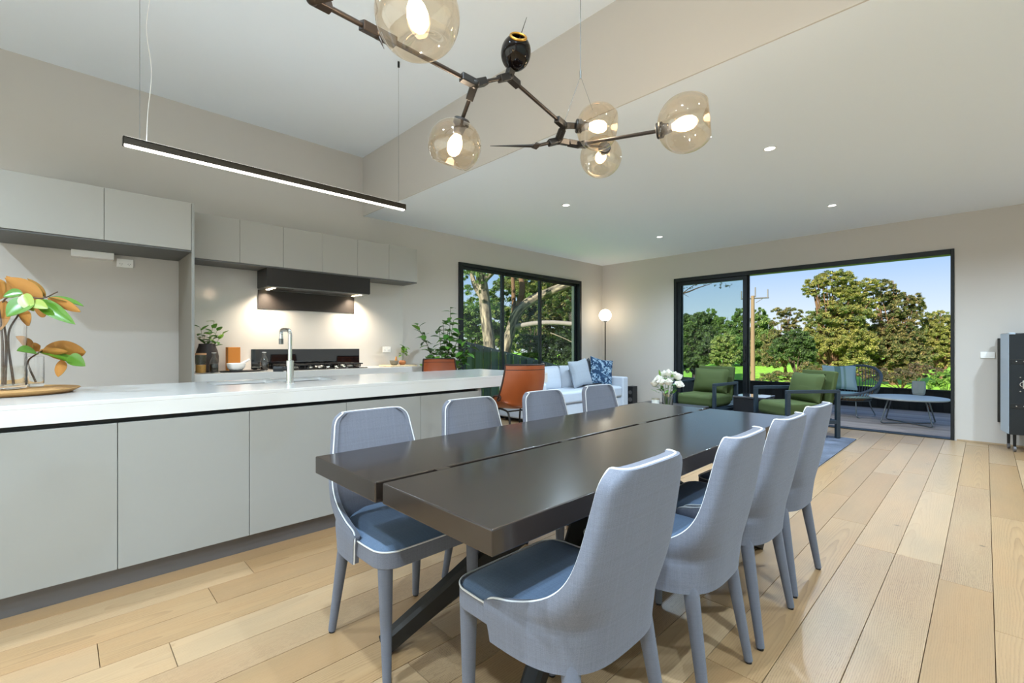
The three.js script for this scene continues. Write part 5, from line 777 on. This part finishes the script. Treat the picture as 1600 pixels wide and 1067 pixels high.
  // a distant band of bush closes the view, tree by tree
  for (const [u, v, w, h, d, tell] of [[1060, 540, 40, 40, 75, 'first'], [1210, 548, 40, 34, 78, 'second'], [1270, 548, 40, 34, 74, 'third'], [1360, 540, 50, 36, 70, 'fourth'], [1440, 540, 50, 36, 72, 'fifth'], [1520, 540, 50, 40, 70, 'sixth']])
    T('broad_tree', tell + ' from the left of the far dark trees along the back of the lawn', [u, 582], d, [[u, v, w * 0.7, h * 0.75], [u - w * 0.5, v + 4, w * 0.6, h * 0.6], [u + w * 0.5, v + 3, w * 0.6, h * 0.6]], 3400, 0.85, GREEN.deep, barkDark, 0.3);
  // overhanging spray at the top left of the glass panel
  { const o = thing('overhanging_tree', 'tree whose dark leafy branch hangs across the top left of the glass door panel', 'tree', seen(960, 540, 13).setY(-1.6)); const q = (u, v) => seen(u, v, 13).sub(o.position); part(o, 'trunk', taperTube([v3(0, -0.1, 0), v3(0.05, 2, 0.02), q(990, 470), q(985, 420), q(990, 350)], 0.16, 0.06, 24, 10), barkDark); part(o, 'branch', taperTube([q(990, 470), q(1040, 462), q(1072, 457), q(1090, 450), q(1112, 443)], 0.05, 0.008, 24, 7), barkDark); part(o, 'twig', taperTube([q(1068, 457), q(1082, 447), q(1100, 441)], 0.014, 0.005, 12, 6), barkDark); part(o, 'twig', taperTube([q(1066, 458), q(1076, 464)], 0.01, 0.004, 8, 6), barkDark); foliage(o, [[q(1130, 445), 0.2, 0.07, 0.2], [q(1100, 442), 0.22, 0.06, 0.2], [q(1070, 448), 0.2, 0.1, 0.2], [q(1140, 447), 0.08, 0.05, 0.1], [q(1030, 450), 0.5, 0.3, 0.4]], 170, 0.13, [0x2c3a22, 0x38482a], barkDark); }
  // outside the kitchen window: big pale gums and bush
  const gum = (name, label, pts, r0, r1, d) => { const o = thing(name, label, 'tree', seen(pts[0][0], pts[0][1], d).setY(-1.4)), q = pts.map(([u, v, dz = 0]) => seen(u, v, d + dz).sub(o.position)); q.unshift(v3(q[0].x, 0, q[0].z)); part(o, 'trunk', taperTube(q, r0, r1, 40, 14), barkPale); return o; };
  const g1 = gum('pale_gum_tree', 'straight pale gum trunk in the left pane of the kitchen window', [[765, 545], [760, 500], [756, 460], [750, 420], [746, 380]], 0.19, 0.13, 12.5); const q1 = (u, v, d) => seen(u, v, d).sub(g1.position); part(g1, 'branch', taperTube([q1(757, 470, 12.5), q1(742, 445, 12.6), q1(735, 420, 12.8)], 0.1, 0.05, 14, 8), barkPale); part(g1, 'branch', taperTube([q1(754, 440, 12.5), q1(775, 420, 12.3), q1(800, 395, 12)], 0.09, 0.04, 14, 8), barkPale);
  foliage(g1, [[q1(730, 440, 12.3), 0.5, 0.5, 0.5], [q1(732, 465, 13), 0.6, 0.35, 0.5], [q1(740, 478, 13.4), 0.9, 0.35, 0.6], [q1(772, 425, 12), 0.35, 0.25, 0.4], [q1(720, 410, 12.5), 0.7, 0.5, 0.6], [q1(786, 410, 12.5), 0.5, 0.3, 0.5]], 1500, 0.15, GREEN.mid, 0.5);
  const g2 = gum('pale_gum_tree', 'leaning pale gum with a thick limb rising right in the kitchen window', [[790, 550], [797, 520], [806, 492], [820, 476], [838, 465], [862, 455, -0.3], [884, 446, -0.6], [905, 436, -0.8]], 0.19, 0.11, 13.5); const q2 = (u, v, d) => seen(u, v, d + 3).sub(g2.position); part(g2, 'branch', taperTube([q2(800, 512, 10.5), q2(830, 506, 10.2), q2(860, 504, 10), q2(905, 507, 9.7)], 0.075, 0.06, 24, 9), std(0x8a8078, 0.9)); part(g2, 'branch', taperTube([q2(810, 480, 10.5), q2(816, 450, 10.7), q2(812, 420, 11), q2(816, 390, 11.3)], 0.1, 0.06, 18, 9), barkBrown); part(g2, 'branch', taperTube([q2(803, 490, 10.5), q2(802, 450, 10.8), q2(800, 410, 11)], 0.07, 0.05, 16, 8), barkBrown); part(g2, 'branch', taperTube([q2(860, 520, 10), q2(880, 528, 9.9), q2(905, 540, 9.8)], 0.02, 0.01, 12, 6), barkPale);
  foliage(g2, [[q2(825, 440, 11.5), 0.7, 0.45, 0.6], [q2(850, 430, 11.8), 0.6, 0.4, 0.6], [q2(880, 470, 11), 0.5, 0.35, 0.5], [q2(895, 490, 10.8), 0.4, 0.3, 0.4], [q2(870, 490, 12), 0.7, 0.3, 0.5], [q2(840, 410, 11), 0.8, 0.3, 0.6]], 2300, 0.15, [...GREEN.mid, ...GREEN.gold], 0.5);
  const bush = (name, label, d, cl, n, size, tones, gap) => T(name, label, [cl[0][0], 560], d, cl, n, size, tones, barkDark, 0.06, gap);
  bush('bush', 'sunlit yellow-green bush behind the fence in the left window pane', 15, [[740, 490, 26, 14], [775, 486, 24, 14], [750, 512, 30, 18], [790, 510, 18, 22], [722, 505, 24, 20]], 3000, 0.2, GREEN.pale.concat(GREEN.mid));
  bush('bush', 'dark olive bush behind the leaning gum in the middle window pane', 17, [[830, 475, 26, 26], [815, 500, 26, 22], [850, 490, 26, 24], [806, 440, 22, 26], [846, 445, 30, 26]], 4600, 0.22, GREEN.mid.concat(GREEN.olive));
  bush('bush', 'deep green bush low in the middle and right window panes', 14.2, [[825, 535, 24, 14], [850, 545, 24, 18], [875, 540, 24, 24], [895, 550, 22, 26], [840, 560, 30, 12], [880, 565, 30, 12]], 3800, 0.15, [0x3a5a1c, 0x4b6a22, 0x2e481a, 0x587424]);
  bush('bush', 'olive bush filling the right window pane above the limb', 15, [[880, 480, 24, 20], [900, 500, 22, 24], [868, 510, 22, 18], [905, 450, 20, 26], [885, 440, 22, 20], [925, 520, 20, 30]], 4200, 0.2, GREEN.olive.concat(GREEN.mid));
  bush('bush', 'broad green bush low behind the fence at the foot of the pale gums', 19, [[735, 530, 26, 20], [770, 528, 26, 22], [800, 530, 26, 22], [830, 528, 26, 22], [865, 528, 26, 22], [900, 528, 26, 24]], 6000, 0.24, GREEN.mid.concat(GREEN.pale));
  bush('bush', 'tall dark thicket standing far behind the gums outside the kitchen window', 26, [[740, 500, 40, 30], [800, 470, 40, 40], [850, 460, 40, 50], [900, 460, 40, 60], [950, 480, 40, 60]], 5200, 0.42, GREEN.deep);
}
renderer.render(scene, camera);
